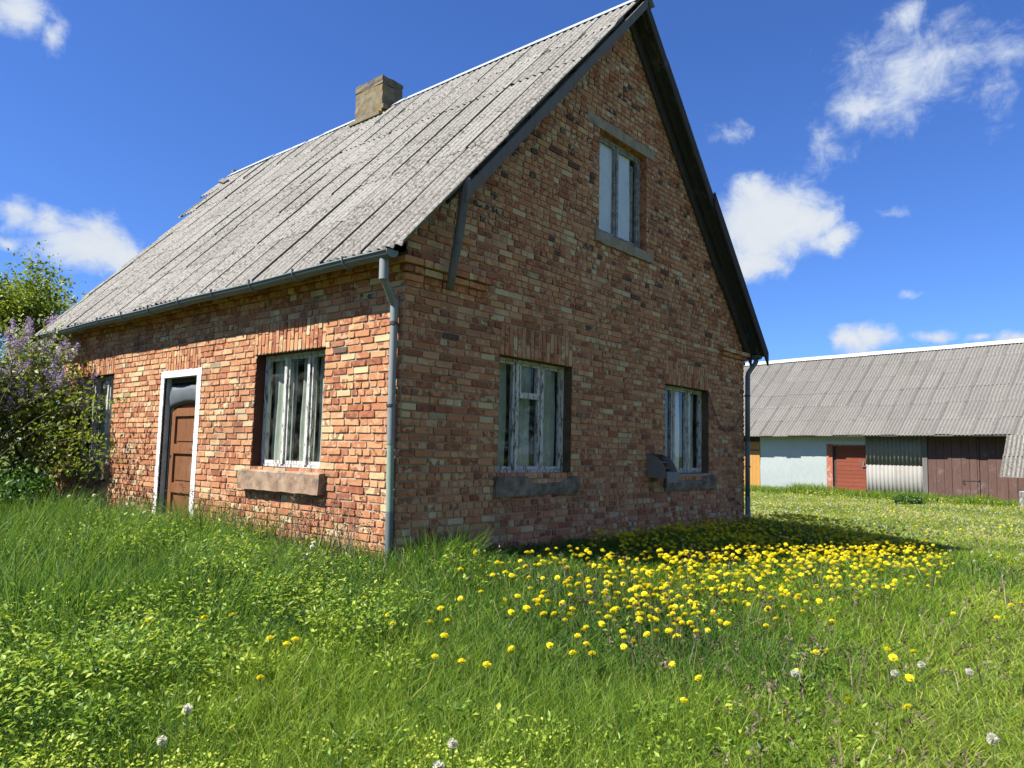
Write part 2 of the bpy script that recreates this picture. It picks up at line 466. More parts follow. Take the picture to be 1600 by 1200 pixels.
def np_mesh(name, V, F4=None, F3=None, mats=(), tint=None, mi4=None, mi3=None, smooth=False):
    me = bpy.data.meshes.new(name)
    F4 = np.zeros((0, 4), int) if F4 is None else F4
    F3 = np.zeros((0, 3), int) if F3 is None else F3
    n4, n3 = len(F4), len(F3)
    me.vertices.add(len(V)); me.vertices.foreach_set('co', np.ascontiguousarray(V, dtype=np.float32).ravel())
    me.loops.add(n4*4+n3*3)
    me.loops.foreach_set('vertex_index', np.concatenate([F4.ravel(), F3.ravel()]).astype(np.int32))
    me.polygons.add(n4+n3)
    me.polygons.foreach_set('loop_start', np.concatenate([np.arange(n4)*4, n4*4+np.arange(n3)*3]).astype(np.int32))
    for mm in mats: me.materials.append(mm)
    if mi4 is not None or mi3 is not None:
        a = np.concatenate([np.zeros(n4, int) if mi4 is None else mi4, np.zeros(n3, int) if mi3 is None else mi3]).astype(np.int32)
        me.polygons.foreach_set('material_index', a)
    if smooth: me.polygons.foreach_set('use_smooth', np.ones(n4+n3, dtype=bool))
    me.update(calc_edges=True)
    if tint is not None:
        at = me.attributes.new('bk', 'FLOAT_COLOR', 'POINT')
        c = np.ones((len(V), 4), dtype=np.float32); c[:, :3] = tint
        at.data.foreach_set('color', c.ravel())
    return me


def link(name, me, parent=None, loc=None):
    o = bpy.data.objects.new(name, me); COL.objects.link(o)
    if parent: o.parent = parent
    if loc is not None: o.location = loc
    return o


def sharp_by_angle(o, ang=.7):
    me = o.data
    n = [Vector(p.normal) for p in me.polygons]
    ef = {}
    for p in me.polygons:
        for k in p.edge_keys: ef.setdefault(k, []).append(p.index)
    sh = [False]*len(me.edges)
    for e in me.edges:
        f = ef.get(e.key, [])
        if len(f) == 2 and n[f[0]].angle(n[f[1]], 0) > ang: sh[e.index] = True
    at = me.attributes.new('sharp_edge', 'BOOLEAN', 'EDGE'); at.data.foreach_set('value', sh)


def tag(o, label=None, cat=None, group=None, kind=None):
    if label: o['label'] = label
    if cat: o['category'] = cat
    if group: o['group'] = group
    if kind: o['kind'] = kind
    return o


def empty(name, loc, label, cat, group=None):
    o = bpy.data.objects.new(name, None); COL.objects.link(o); o.location = loc; o.empty_display_size = .3
    return tag(o, label, cat, group)


# ------------------------------------------------------------------ ground
WX, LY = 8.02, 8.9           # house width (gable) and length


def zg(x, y):
    x = np.asarray(x, float); y = np.asarray(y, float)
    dx = np.maximum(np.maximum(-x, x-WX), 0); dy = np.maximum(np.maximum(-y, y-LY), 0)
    t = np.clip(np.hypot(dx, dy)/4.2, 0, 1); t = t*t*(3-2*t)
    und = .03*np.sin(x*.9+1.3)*np.sin(y*.8+.4)*t
    return -.02 - .30*t - .012*np.clip(x, 0, 10) + und


def ground():
    def axis(c, near, far):
        a = [0.0]; st = .22
        while a[-1] < far:
            a.append(a[-1]+st)
            if a[-1] > near: st *= 1.22
        a = np.array(a); return np.concatenate([-a[:0:-1], a])+c
    X = axis(1.0, 12, 900); Yv = axis(0.0, 12, 900)
    gx, gy = np.meshgrid(X, Yv)
    V = np.stack([gx, gy, zg(gx, gy)], -1).reshape(-1, 3)
    nx, ny = len(X), len(Yv)
    i, j = np.meshgrid(np.arange(nx-1), np.arange(ny-1))
    b = (j*nx+i).ravel()
    F = np.stack([b, b+1, b+nx+1, b+nx], 1)
    m, n, o = mat('lawn soil')
    co = n.obj()
    col = n.mix(n.step(n.noise(co, 1.2, 6, .65), .35, .65), (.13, .18, .035), (.21, .235, .065))
    col = n.mix(n.step(n.noise(co, 30, 5, .7), .45, .65), col, (.07, .09, .022))
    col = n.mix(n.m('MULTIPLY', n.step(n.noise(co, .5, 4, .6), .5, .7), .5), col, (.16, .15, .06))
    bsdf(n, o, col, .95, 0, n.bump(n.noise(co, 22, 6, .7), 1.0, .08), .1)
    me = np_mesh('ground', V, F, mats=[m], smooth=True)
    tag(link('ground', me), kind='structure')


ground()

# ------------------------------------------------------------------ brick house
HOUSE = empty('brick_house', (0, 0, 0), 'old red brick house with steep grey corrugated roof and tall gable', 'house')
CZ = .0755                    # brick course height


def GM(u, d, z): return (u, -d, z)            # gable wall: u along +x, d outward
def EM(u, d, z): return (-d, u, z)            # eave wall: u along +y, d outward


RS = 4.62/4.31                # roof slope


def roof_z(x): return 2.93 + (x+.3)*RS if x <= WX/2 else 2.93 + (WX-x+.3)*RS
def lo(z): return max(0.0, (z-2.93)/RS-.3+.03)
def hi(z): return WX-lo(z)


def subtract(iv, cuts):
    out = [iv]
    for a, b in cuts:
        nx = []
        for s, e in out:
            if b <= s or a >= e: nx.append((s, e)); continue
            if a > s: nx.append((s, a))
            if b < e: nx.append((b, e))
        out = nx
    return [(s, e) for s, e in out if e-s > .02]


def brick(mb, mp, u0, u1, z0, z1, p, rnd, base=-.012, j=.0035, light=0.0):
    t = (min(.999, rnd.random()*(.97) + light), rnd.random(), rnd.random())
    J = lambda: rnd.uniform(-j, j)
    e = .003
    pj = [p+rnd.uniform(-.002, .002) for _ in range(4)]
    fr = [(u0+e+J(), pj[0], z0+e+J()), (u1-e+J(), pj[1], z0+e+J()), (u1-e+J(), pj[2], z1-e+J()), (u0+e+J(), pj[3], z1-e+J())]
    bk = [(u0, base, z0), (u1, base, z0), (u1, base, z1), (u0, base, z1)]
    # worn corners: the face is an octagon, each edge falls back to the joint
    F8, B8 = [], []
    for i in range(4):
        a0, p0, n0 = fr[i], fr[i-1], fr[(i+1) % 4]
        bb, bp, bn = bk[i], bk[i-1], bk[(i+1) % 4]
        for (A, Pn, Bk, Bn) in ((a0, p0, bb, bp), (a0, n0, bb, bn)):
            L = math.hypot(Pn[0]-A[0], Pn[2]-A[2])+1e-6; k = min(.35, rnd.uniform(.004, .014)/L)
            F8.append((A[0]+(Pn[0]-A[0])*k, A[1]-.0015, A[2]+(Pn[2]-A[2])*k)); B8.append((Bk[0]+(Bn[0]-Bk[0])*k, Bk[1], Bk[2]+(Bn[2]-Bk[2])*k))
    F8 = [mp(*q) for q in F8]; B8 = [mp(*q) for q in B8]
    b = len(mb.v)
    mb.v += [tuple(q) for q in F8+B8]; mb.a += [t]*16
    mb.f.append(tuple(b+i for i in range(8))); mb.m.append(1)
    for i in range(8):
        k = (i+1) % 8
        mb.f.append((b+i, b+8+i, b+8+k, b+k)); mb.m.append(1)


def courses(mb, mp, ulo, uhi, z0, z1, holes, rnd, headerp, extra=0.0):
    k = 0
    z = z0
    while z < z1-.03:
        zt = min(z+CZ-.0105, z1)
        hp = headerp(z)
        zm = (z+zt)/2
        a, b = max(ulo(z), ulo(zt)), min(uhi(z), uhi(zt))
        if b-a > .05:
            cuts = [(h[0], h[1]) for h in holes if h[2] < zt-.01 and h[3] > z+.01]
            hrow = rnd.random() < hp
            for s, e in subtract((a, b), cuts):
                u = s
                first = True
                while u < e-.02:
                    if hrow: L = .118 if rnd.random() < .82 else .245
                    else: L = .245 if rnd.random() > hp*.35 else .118
                    if first: L = (.245, .12, .185)[k % 3] if not hrow else (.118, .06)[k % 2]
                    first = False
                    L += rnd.uniform(-.008, .008)
                    u1 = u+L
                    if e-u1 < .05: u1 = e
                    jz = rnd.uniform(-.0025, .0025)
                    brick(mb, mp, u, u1-.0105*(u1 < e), z+jz, zt+jz, .009+rnd.random()*.012+extra, rnd, light=(.05 if hp > .5 else 0))
                    u = u1
        z += CZ; k += 1


def soldier(mb, mp, u0, u1, z0, z1, rnd):
    n = max(1, round((u1-u0)/.076)); st = (u1-u0)/n
    for i in range(n):
        a, b = u0+i*st, u0+(i+1)*st-.010
        f = rnd.uniform(.55, .72); zs = z0+(z1-z0)*(f if i % 2 else 1-f)
        brick(mb, mp, a, b, z0+.004, zs-.006, .010+rnd.random()*.007, rnd)
        brick(mb, mp, a, b, zs+.005, z1-.004, .010+rnd.random()*.007, rnd)


def panel(mb, mp, ulo, uhi, zcuts, holes, mi=0):
    zs = sorted(set(zcuts + [h[2] for h in holes] + [h[3] for h in holes]))
    for za, zb in zip(zs, zs[1:]):
        if zb-za < 1e-6: continue
        zm = (za+zb)/2
        cuts = [(h[0], h[1]) for h in holes if h[2] < zm < h[3]]
        for s, e in subtract((ulo(zm), uhi(zm)), cuts):
            s0, s1 = (ulo(za), ulo(zb)) if abs(s-ulo(zm)) < 1e-6 else (s, s)
            e0, e1 = (uhi(za), uhi(zb)) if abs(e-uhi(zm)) < 1e-6 else (e, e)
            mb.face([mp(s0, 0, za), mp(e0, 0, za), mp(e1, 0, zb), mp(s1, 0, zb)], mi)


def reveal(mb, mp, h, depth, mi):
    u0, u1, z0, z1 = h
    d0 = .006
    for q in ([(u0, d0, z0), (u0, -depth, z0), (u0, -depth, z1), (u0, d0, z1)], [(u1, d0, z0), (u1, -depth, z0), (u1, -depth, z1), (u1, d0, z1)],
              [(u0, d0, z1), (u1, d0, z1), (u1, -depth, z1), (u0, -depth, z1)], [(u0, d0, z0), (u1, d0, z0), (u1, -depth, z0), (u0, -depth, z0)]):
        mb.face([mp(*p) for p in q], mi)


G1 = (1.405, 2.778, .815, 2.13)
G2 = (5.15, 6.61, .79, 2.13)
G3 = (3.33, 4.57, 4.02, 5.43)
E1 = (1.238, 2.60, .82, 2.13)
ED = (4.02, 4.955, -.2, 1.965)
E2 = (6.672, 8.175, .79, 2.12)
rnd = random.Random(3)

# gable wall
mb = MB()
gh = [G1, G2, G3]
panel(mb, GM, lo, hi, [-.6, 2.93, 3.22, 7.35], gh)
arches_g = [(1.41, 2.775, 2.13, 2.487), (5.19, 6.61, 2.13, 2.487)]
lint = (3.03, 4.80, 5.43, 5.582)
courses(mb, GM, lo, hi, -.30, 7.34, gh+arches_g+[lint, (3.22, 4.70, 3.86, 4.0)], rnd, lambda z: .32 if z < 2.6 else (.5 if z < 3.4 else .86))
for a in arches_g: soldier(mb, GM, *a, rnd)
for k, pr in enumerate((.035, .068, .098)):
    z = 2.70+k*CZ
    for (u, e) in ((-pr, 1.10-.0*k+.05*k), (7.10-.05*k, WX+pr)):
        while u < e-.03:
            b = min(e, u+rnd.choice((.13, .255)))
            if e-b < .05: b = e
            brick(mb, GM, u, b-.008, z, z+CZ-.008, pr, rnd)
            u = b
# the slot where corbel bricks are gone, and header offsets
reveal(mb, GM, G1, .17, 2); reveal(mb, GM, G2, .17, 2); reveal(mb, GM, G3, .17, 1)
wg = mb.build('gable_wall', [M['mortar'], M['brick'], M['reveal']], HOUSE)

# eave wall
mb = MB()
eh = [E1, ED, E2]
panel(mb, EM, lambda z: 0.0, lambda z: LY, [-.6, 2.98], eh)
arches_e = [(1.235, 2.665, 2.13, 2.487), (3.97, 4.955, 2.06, 2.337), (6.66, 8.18, 2.12, 2.487)]
trim = (3.905, 5.055, -.3, 2.062)
courses(mb, EM, lambda z: 0.0, lambda z: LY, -.30, 2.96, eh+arches_e+[trim], rnd, lambda z: .36)
for a in arches_e: soldier(mb, EM, *a, rnd)
for k, pr in enumerate((.035, .068, .098)):
    z = 2.70+k*CZ; u = .001
    while u < LY-.03:
        b = min(LY, u+rnd.choice((.13, .13, .255)))
        brick(mb, EM, u, b-.008, z, z+CZ-.008, pr, rnd)
        u = b
reveal(mb, EM, E1, .17, 2); reveal(mb, EM, E2, .17, 2); reveal(mb, EM, ED, .17, 3)
we = mb.build('eave_wall', [M['mortar'], M['brick'], M['revealred'], M['limegrey']], HOUSE)

# the two walls turned away, plain brick coursing in shallow relief
mb = MB()
FM = lambda u, d, z: (WX+d, u, z)
BM = lambda u, d, z: (u, LY+d, z)
panel(mb, FM, lambda z: 0.0, lambda z: LY, [-.6, 2.98], [])
courses(mb, FM, lambda z: 0.0, lambda z: LY, -.30, 2.96, [], rnd, lambda z: .2)
panel(mb, BM, lo, hi, [-.6, 2.93, 3.22, 7.35], [])
courses(mb, BM, lo, hi, -.30, 7.34, [], rnd, lambda z: .4)
mb.build('rear_wall', [M['mortar'], M['brick']], HOUSE)
# upstairs floor: keeps the rooms and the loft dark
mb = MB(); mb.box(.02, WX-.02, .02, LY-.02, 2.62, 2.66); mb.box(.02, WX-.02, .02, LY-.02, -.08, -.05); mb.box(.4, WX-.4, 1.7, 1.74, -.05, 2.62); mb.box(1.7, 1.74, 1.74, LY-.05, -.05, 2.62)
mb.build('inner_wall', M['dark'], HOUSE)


# windows ------------------------------------------------------------------
def window(mp, h, depth, mulls, matf, sill=None, rows=None, cloth='pleat', label=None, vents=None, fwid=.034, pw=None):
    u0, u1, z0, z1 = h
    mb = MB()
    d0, d1 = -depth-.05, -depth
    fwd = fwid
    B = lambda a, b, c, d, e, f: mb.box(a, b, c, d, e, f, mp=mp, tint=(rnd.random(), .5, .5))
    B(u0+.002, u0+fwd, d0, d1, z0+.002, z1-.002); B(u1-fwd, u1-.002, d0, d1, z0+.002, z1-.002)
    B(u0+fwd, u1-fwd, d0, d1, z1-fwd, z1-.003); B(u0+fwd, u1-fwd, d0, d1, z0+.003, z0+fwd)
    for u in mulls: B(u-.024, u+.024, d0+.002, d1+.014, z0+fwd, z1-fwd)
    win = mb.build('window', matf, HOUSE)
    if label: win['label'] = label
    edges = [u0+fwd]+[x for u in mulls for x in (u-.024, u+.024)]+[u1-fwd]
    for i in range(0, len(edges), 2):
        a, b = edges[i], edges[i+1]
        m2 = MB(); s = .030
        za, zb = z0+fwd, z1-fwd
        B2 = lambda p, q, c, d, e, f: m2.box(p, q, c, d, e, f, mp=mp, tint=(rnd.random(), .5, .5))
        B2(a+.002, a+s, d0-.008, d1-.010, za+.002, zb-.002); B2(b-s, b-.002, d0-.008, d1-.010, za+.002, zb-.002)
        B2(a+s, b-s, d0-.008, d1-.010, zb-s, zb-.003); B2(a+s, b-s, d0-.008, d1-.010, za+.003, za+s+.012)
        if vents and i//2 in vents:
            zv = vents[i//2]; B2(a+s, b-s, d0-.006, d1-.004, zv-.035, zv+.035)
            B2(a+s, a+s+.03, d0-.004, d1-.001, zv+.035, zb-s); B2(b-s-.03, b-s, d0-.004, d1-.001, zv+.035, zb-s)
        m2.build('sash', matf, win)
        m3 = MB(); m3.face([mp(a+s, d0+.012, za+s), mp(b-s, d0+.012, za+s), mp(b-s, d0+.012, zb-s), mp(a+s, d0+.012, zb-s)])
        m3.build('pane', M['glass'], win)
    if cloth:
        spans = cloth
        for (a, b, dd, mname, amp, per) in spans:
            m4 = MB(); n = 46; nv = 6; P = []
            ph = rnd.random()*6
            for jv in range(nv):
                zz = z0+.0+(z1-z0)*jv/(nv-1)
                for i in range(n):
                    t = i/(n-1); u = a+(b-a)*t
                    am = amp*(.7+.5*math.sin(t*9+ph))
                    u += .012*math.sin(jv*1.3+ph)
                    P.append(mp(u, -depth-dd+am*math.sin(2*math.pi*(b-a)*t/per+ph+.25*math.sin(jv+t*4)), zz))
            m4.grid(P, n, nv)
            m4.build('curtain', M[mname], win, smooth=True)
    # dark board box behind the curtains keeps the room dim
    if sill: sill(win)
    return win


def slab_sill(mp, u0, u1, z0, z1, d, mname, back=-.12, slope=.03, nseg=14, rough=.006, broken=None, seed=1, label=None):
    def f(win):
        r = random.Random(seed); m = MB()
        P = []
        # front profile swept along u: bottom back, bottom front, top front, top back
        for i in range(nseg+1):
            u = u0+(u1-u0)*i/nseg
            jj = lambda a=rough: r.uniform(-a, a)
            top = z1-slope; dd = d
            if broken and broken[0] < i/nseg < broken[1]: top -= r.uniform(.05, .085); dd -= r.uniform(.015, .035)
            P.append([(u, 0, z0+jj()), (u, dd+jj(), z0+jj()), (u, dd+jj(), (z0+top)/2), (u, dd+jj(), top-.012+jj()), (u, dd-.015, top+jj()), (u, back, z1+jj(.002))])
        for i in range(nseg):
            for k in range(5):
                m.face([mp(*P[i][k]), mp(*P[i+1][k]), mp(*P[i+1][k+1]), mp(*P[i][k+1])])
        for e in (P[0], P[-1]): m.face([mp(*q) for q in e])
        o = m.build('window_sill', M[mname], win)
        if label: o['label'] = label
    return f


d_ = .115
window(GM, G1, d_, [1.405+.45, 1.405+.925], M['peel'], slab_sill(GM, 1.345, 2.90, .565, .805, .06, 'sillB', broken=(.42, .9), seed=2), vents={1: 1.72},
       cloth=[(1.46, 1.78, .11, 'curtain', .012, .09), (1.93, 2.25, .12, 'curtain', .013, .08), (2.38, 2.72, .11, 'curtain', .012, .10)], label='three-light window with small vent pane above brown reveal')
window(GM, G2, d_, [5.15+.50, 5.15+.975], M['peel'], slab_sill(GM, 5.12, 6.80, .54, .775, .06, 'sillB', broken=(.05, .72), seed=4),
       cloth=[(5.2, 5.5, .10, 'whitecloth', .01, .1), (5.70, 6.04, .11, 'whitecloth', .011, .09), (6.16, 6.5, .10, 'curtain', .011, .10)], label='three-light window beside the metal box')
window(GM, G3, .10, [3.33+.60], M['greyframe'], slab_sill(GM, 3.215, 4.705, 3.853, 4.01, .045, 'concrete', seed=5, slope=.01, rough=.009), fwid=.05,
       cloth=[(3.36, 3.93, .045, 'whitecloth', .004, .3), (3.93, 4.34, .046, 'whitecloth', .005, .28)], label='two-light attic window hung with white cloth')
window(EM, E1, d_, [1.238+.45, 1.238+.905], M['peel'], slab_sill(EM, 1.13, 2.72, .560, .80, .10, 'sillA', seed=6, slope=.02),
       cloth=[(1.27, 1.63, .11, 'curtain', .012, .10), (1.70, 1.98, .12, 'curtain', .014, .11), (2.08, 2.55, .11, 'curtain', .011, .12)], label='three-light window with badly peeling mullions')
window(EM, E2, d_, [6.672+.50, 6.672+1.0], M['peel'], slab_sill(EM, 6.60, 8.25, .50, .75, .10, 'sillB', seed=7),
       cloth=[(6.73, 7.12, .10, 'curtain', .012, .12), (7.22, 7.62, .10, 'curtain', .012, .12), (7.70, 8.1, .10, 'curtain', .011, .12)], label='shaded window half hidden by the lilac')
# the pale board leaning inside the attic window
mb = MB(); mb.box(4.30, 4.46, -.20, -.16, 4.10, 5.28, mp=GM); mb.box(3.99, 4.30, -.20, -.17, 5.17, 5.28, mp=GM)
mb.build('window_board', M['greyframe'], HOUSE)
# concrete lintel over the attic window
mb = MB()
N = 12
for i in range(N):
    a, b = lint[0]+(lint[1]-lint[0])*i/N, lint[0]+(lint[1]-lint[0])*(i+1)/N
    mb.box(a, b, -.1, .016+rnd.uniform(-.001, .003), lint[2]+.001, lint[3]-.005+rnd.uniform(-.008, .004), mp=GM)
mb.build('lintel', M['concrete'], HOUSE)

# door ---------------------------------------------------------------------
mb = MB()
dd = -.115
u0, u1, zb, zt = ED[0]+.03, ED[1]-.06, -.1, 1.74
rails = [-.1, .10, .50, .62, 1.0, 1.12, 1.46, 1.58]
mb.box(u0, u1, dd-.03, dd-.012, zb, zt, mp=EM)
for (a, b) in ((u0, u0+.10), (u1-.10, u1)): mb.box(a, b, dd-.012, dd+.018, zb, zt, mp=EM, tint=(.2, .5, .5))
for (a, b) in ((-.1, .06), (.40, .53), (.93, 1.06), (1.44, 1.55), (1.70, 1.74)): mb.box(u0+.10, u1-.10, dd-.012, dd+.016, a, b, mp=EM, tint=(.0, .5, .5))
for (a, b) in ((.06, .40), (.53, .93), (1.06, 1.44), (1.55, 1.70)): mb.box(u0+.135, u1-.135, dd-.012, dd-.001, a+.04, b-.04, mp=EM, tint=(.6, .5, .5))
door = mb.build('door', M['door'], HOUSE)
door['label'] = 'worn brown panelled door in a white surround'
mb = MB(); mb.tube([EM(4.13, dd+.02, 1.0), EM(4.13, dd+.06, 1.0), EM(4.22, dd+.065, .995)], .010, 6); mb.box(4.115, 4.145, dd+.018, dd+.024, .92, 1.08, mp=EM)
mb.build('handle', M['steel'], door)
mb = MB()
n = 14; P = []
for j in range(5):
    for i in range(n):
        t = i/(n-1); s = j/4
        zbot = 1.585-.05*math.sin(t*math.pi)*-1 - .05*t
        P.append(EM(u0+.02+(u1-u0-.02)*t, dd+.03+.04*s*(1-s)*3+.012*math.sin(t*7), zbot+(1.86-zbot)*s))
mb.grid(P, n, 5)
o = mb.build('metal_sheet', M['sheetblue'], door, smooth=True)
sm = o.modifiers.new('thick', 'SOLIDIFY'); sm.thickness = .004
mb = MB()
mb.box(u0-.028, u1+.058, dd-.05, dd-.035, 1.72, 1.962, mp=EM); mb.box(u0-.028, u0, dd-.03, dd+.03, -.1, 1.962, mp=EM); mb.box(u1, u1+.058, dd-.03, dd+.03, -.1, 1.962, mp=EM); mb.box(u0, u1, dd-.03, dd+.03, 1.90, 1.962, mp=EM)
mb.build('door_frame', M['darkwood'], door)
mb = MB()
z = -.3
while z < 2.05:
    zt = min(z+CZ-.005, 2.06)
    for (a, b) in ((3.907, 4.02), (4.955, 5.053)):
        if zt < 1.966 or z > 1.96: pass
        p = .018+rnd.uniform(-.002, .003); e = rnd.uniform(-.004, .004)
        mb.box(a+(e if a < 4 else 0), b+(e if a > 4 else 0), -.02, p, z, zt, mp=EM)
    z += CZ
u = 4.022
while u < 4.95:
    b = min(u+.0765, 4.953)
    mb.box(u, b-.004, -.02, .018+rnd.uniform(-.002, .003), 1.967, 2.058+rnd.uniform(-.006, .006), mp=EM)
    u = b
mb.build('door_surround', M['lime'], door)


# roof ---------------------------------------------------------------------
def sheets(mb, P0, ax_w, ax_s, nrm, rows, expo, length, sw, waves, y_end, amp, rnd, y0=-.33, seg=6, jit=1.0, lip=.007, lift=.009, seam=.012):
    """corrugated sheets laid row by row from the eave up; P0 eave corner, ax_w along the eave, ax_s up the slope"""
    P0, ax_w, ax_s, nrm = Vector(P0), Vector(ax_w), Vector(ax_s), Vector(nrm)
    for r in range(rows):
        ye = y_end(r)
        u = y0 + rnd.uniform(-.02, .02)
        st = u
        while u < ye-.05:
            wd = min(sw, ye-u)
            nw = max(2, int(round(wd/sw*waves*seg)))
            s0 = r*expo + rnd.uniform(-.035, .035)*jit; s1 = s0+length
            if r == rows-1: s1 = min(s1, rows*expo+.02)
            tint = (rnd.random(), rnd.random(), 0.0)
            b0 = len(mb.a)
            tw = rnd.uniform(-.010, .010)*jit; lf = lift+rnd.uniform(-.002, .004)
            NV = 4
            lo_, up_ = [], []
            rowsP = []
            for j in range(NV):
                t = j/(NV-1)
                row = []
                for i in range(nw+1):
                    x = i/nw*(wd+.055)
                    hgt = amp*math.cos(2*math.pi*(u+x-st)/(sw/waves)) + lf*(1-t)+tw*(x/sw-.5)*(1-t) + .003*math.sin(t*3.1)
                    if x < .022: hgt += seam*tint[1]*1.5
                    row.append(P0+ax_w*(u+x)+ax_s*(s0+(s1-s0)*t)+nrm*hgt)
                rowsP += row
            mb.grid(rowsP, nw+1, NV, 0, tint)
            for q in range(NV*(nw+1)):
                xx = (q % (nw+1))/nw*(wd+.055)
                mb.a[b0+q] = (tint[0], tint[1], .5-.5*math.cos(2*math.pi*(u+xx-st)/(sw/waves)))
            low = rowsP[:nw+1]
            for i in range(nw):
                mb.face([low[i], low[i+1], low[i+1]-nrm*lip, low[i]-nrm*lip], 0, tint)
            for sd in (0, nw):
                ed = [rowsP[j*(nw+1)+sd] for j in range(NV)]
                for j in range(NV-1): mb.face([ed[j], ed[j+1], ed[j+1]-nrm*lip, ed[j]-nrm*lip], 0, tint)
            u += wd


slopeL = math.hypot(4.31, 4.62)
axs = Vector((4.31, 0, 4.62)).normalized(); nrmL = Vector((-4.62, 0, 4.31)).normalized()
YE = [9.22, 9.36, 9.50, 9.62, 10.35, 10.95]
rr = random.Random(8)
mb = MB()
sheets(mb, (-.33, 0, 2.90), (0, 1, 0), axs, nrmL, 6, slopeL/6, 1.22, .625, 5, lambda r: YE[r], .019, rr, -.33)
roofL = mb.build('roof_slope', M['slate'], HOUSE, smooth=True)
axr = Vector((-4.31, 0, 4.62)).normalized(); nrmR = Vector((4.62, 0, 4.31)).normalized()
mb = MB()
sheets(mb, (WX+.33, 0, 2.90), (0, 1, 0), axr, nrmR, 6, slopeL/6, 1.22, .625, 5, lambda r: YE[r], .019, rr, -.29)
mb.build('roof_slope', M['slate'], HOUSE, smooth=True)
# under-roof boarding so no sky shows between the sheets
mb = MB()
for (x0, x1) in ((-.25, 4.0), (WX+.25, 4.02)):
    z0, z1 = 2.90, roof_z(4.0)-.05
    P = [(x0, .02, z0), (x1, .02, z1), (x1, 9.2, z1), (x0, 9.2, z0)]
    mb.hexa(P+[(p[0], p[1], p[2]-.03) for p in P])
mb.build('roof_boarding', M['darkwood'], HOUSE)
# battens seen under the overhang at the gable
for k in range(10):
    s = .25+k*.62
    for sx, x0, ax, nr in ((1, -.33, axs, nrmL), (-1, WX+.33, axr, nrmR)):
        if sx > 0 and s < 1.1: continue
        p = Vector((x0, 0, 2.90))+ax*s-nr*.045
        mb = MB(); mb.bar(p+Vector((0, -.265, 0)), p+Vector((0, .02, 0)), .05, .04, up=nr, tint=(rr.random(), .5, .5))
        mb.build('roof_batten', M['darkwood'], HOUSE)
# ridge cap: folded light sheet metal in laps, cut round the chimney
mb = MB(); mb_near = mb; mb_far = MB()
zr = roof_z(4.01)+.028
y = -.36; i = 0
while y < 10.95:
    y2 = min(y+1.9, 10.95)
    segs = subtract((y, y2), [(4.98, 5.98)])
    for a, b in segs:
        q = .004*(i % 2); sg = rr.uniform(-.012, .012)
        mb = mb_near if a < 5.5 else mb_far
        for sx in (-1, 1):
            mb.hexa([(4.01, a, zr+q+sg), (4.01, b+.04, zr+q), (4.01+sx*.155, b+.04, zr-.150+q), (4.01+sx*.155, a, zr-.150+q+sg),
                     (4.01, a, zr+.004+q+sg), (4.01, b+.04, zr+.004+q), (4.01+sx*.157, b+.04, zr-.145+q), (4.01+sx*.157, a, zr-.145+q+sg)])
    y = y2; i += 1
mb_near.build('ridge_cap', M['ridge'], roofL); mb_far.build('ridge_cap', M['ridge'], roofL)
# chimney
mb = MB()
cx0, cx1, cy0, cy1 = 3.70, 4.19, 5.09, 5.88


def lumpy(mb, x0, x1, y0, y1, z0, z1, nx, ny, nz, amp, r, mi=0):
    def pt(a, b, c): return (x0+(x1-x0)*a, y0+(y1-y0)*b, z0+(z1-z0)*c)
    cache = {}
    def J(p):
        k = tuple(round(v, 4) for v in p)
        if k not in cache: cache[k] = tuple(v+r.uniform(-amp, amp) for v in p)
        return cache[k]
    def sheet(f, nu, nv):
        for j in range(nv):
            for i in range(nu):
                mb.face([J(f(i/nu, j/nv)), J(f((i+1)/nu, j/nv)), J(f((i+1)/nu, (j+1)/nv)), J(f(i/nu, (j+1)/nv))], mi)
    sheet(lambda a, b: pt(0, 1-a, b), ny, nz); sheet(lambda a, b: pt(1, a, b), ny, nz)
    sheet(lambda a, b: pt(a, 0, b), nx, nz); sheet(lambda a, b: pt(1-a, 1, b), nx, nz)
    sheet(lambda a, b: pt(a, b, 1), nx, ny); sheet(lambda a, b: pt(a, 1-b, 0), nx, ny)


r9 = random.Random(9)
lumpy(mb, cx0, cx1, cy0, cy1, 7.0, 7.84, 4, 6, 9, .008, r9, 0)
lumpy(mb, cx0-.002, cx1+.002, cy0-.002, cy1+.002, 7.846, 7.99, 4, 6, 3, .011, r9, 1)
mb.build('chimney', [M['chimney'], M['chimtop']], roofL)
mb = MB(); mb.box(cx0-.10, cx0-.012, cy0-.05, cy1+.05, 7.19, 7.26); mb.box(cx0-.02, cx0+.1, cy0-.07, cy0-.014, 7.34, 7.42)
mb.build('chimney_flashing', M['chimney'], roofL)


# bargeboards
def rp(sx, x, dz=0.0, y=0.0):
    return Vector((x if sx > 0 else WX-x, y, 2.93+(x+.3)*RS+dz))


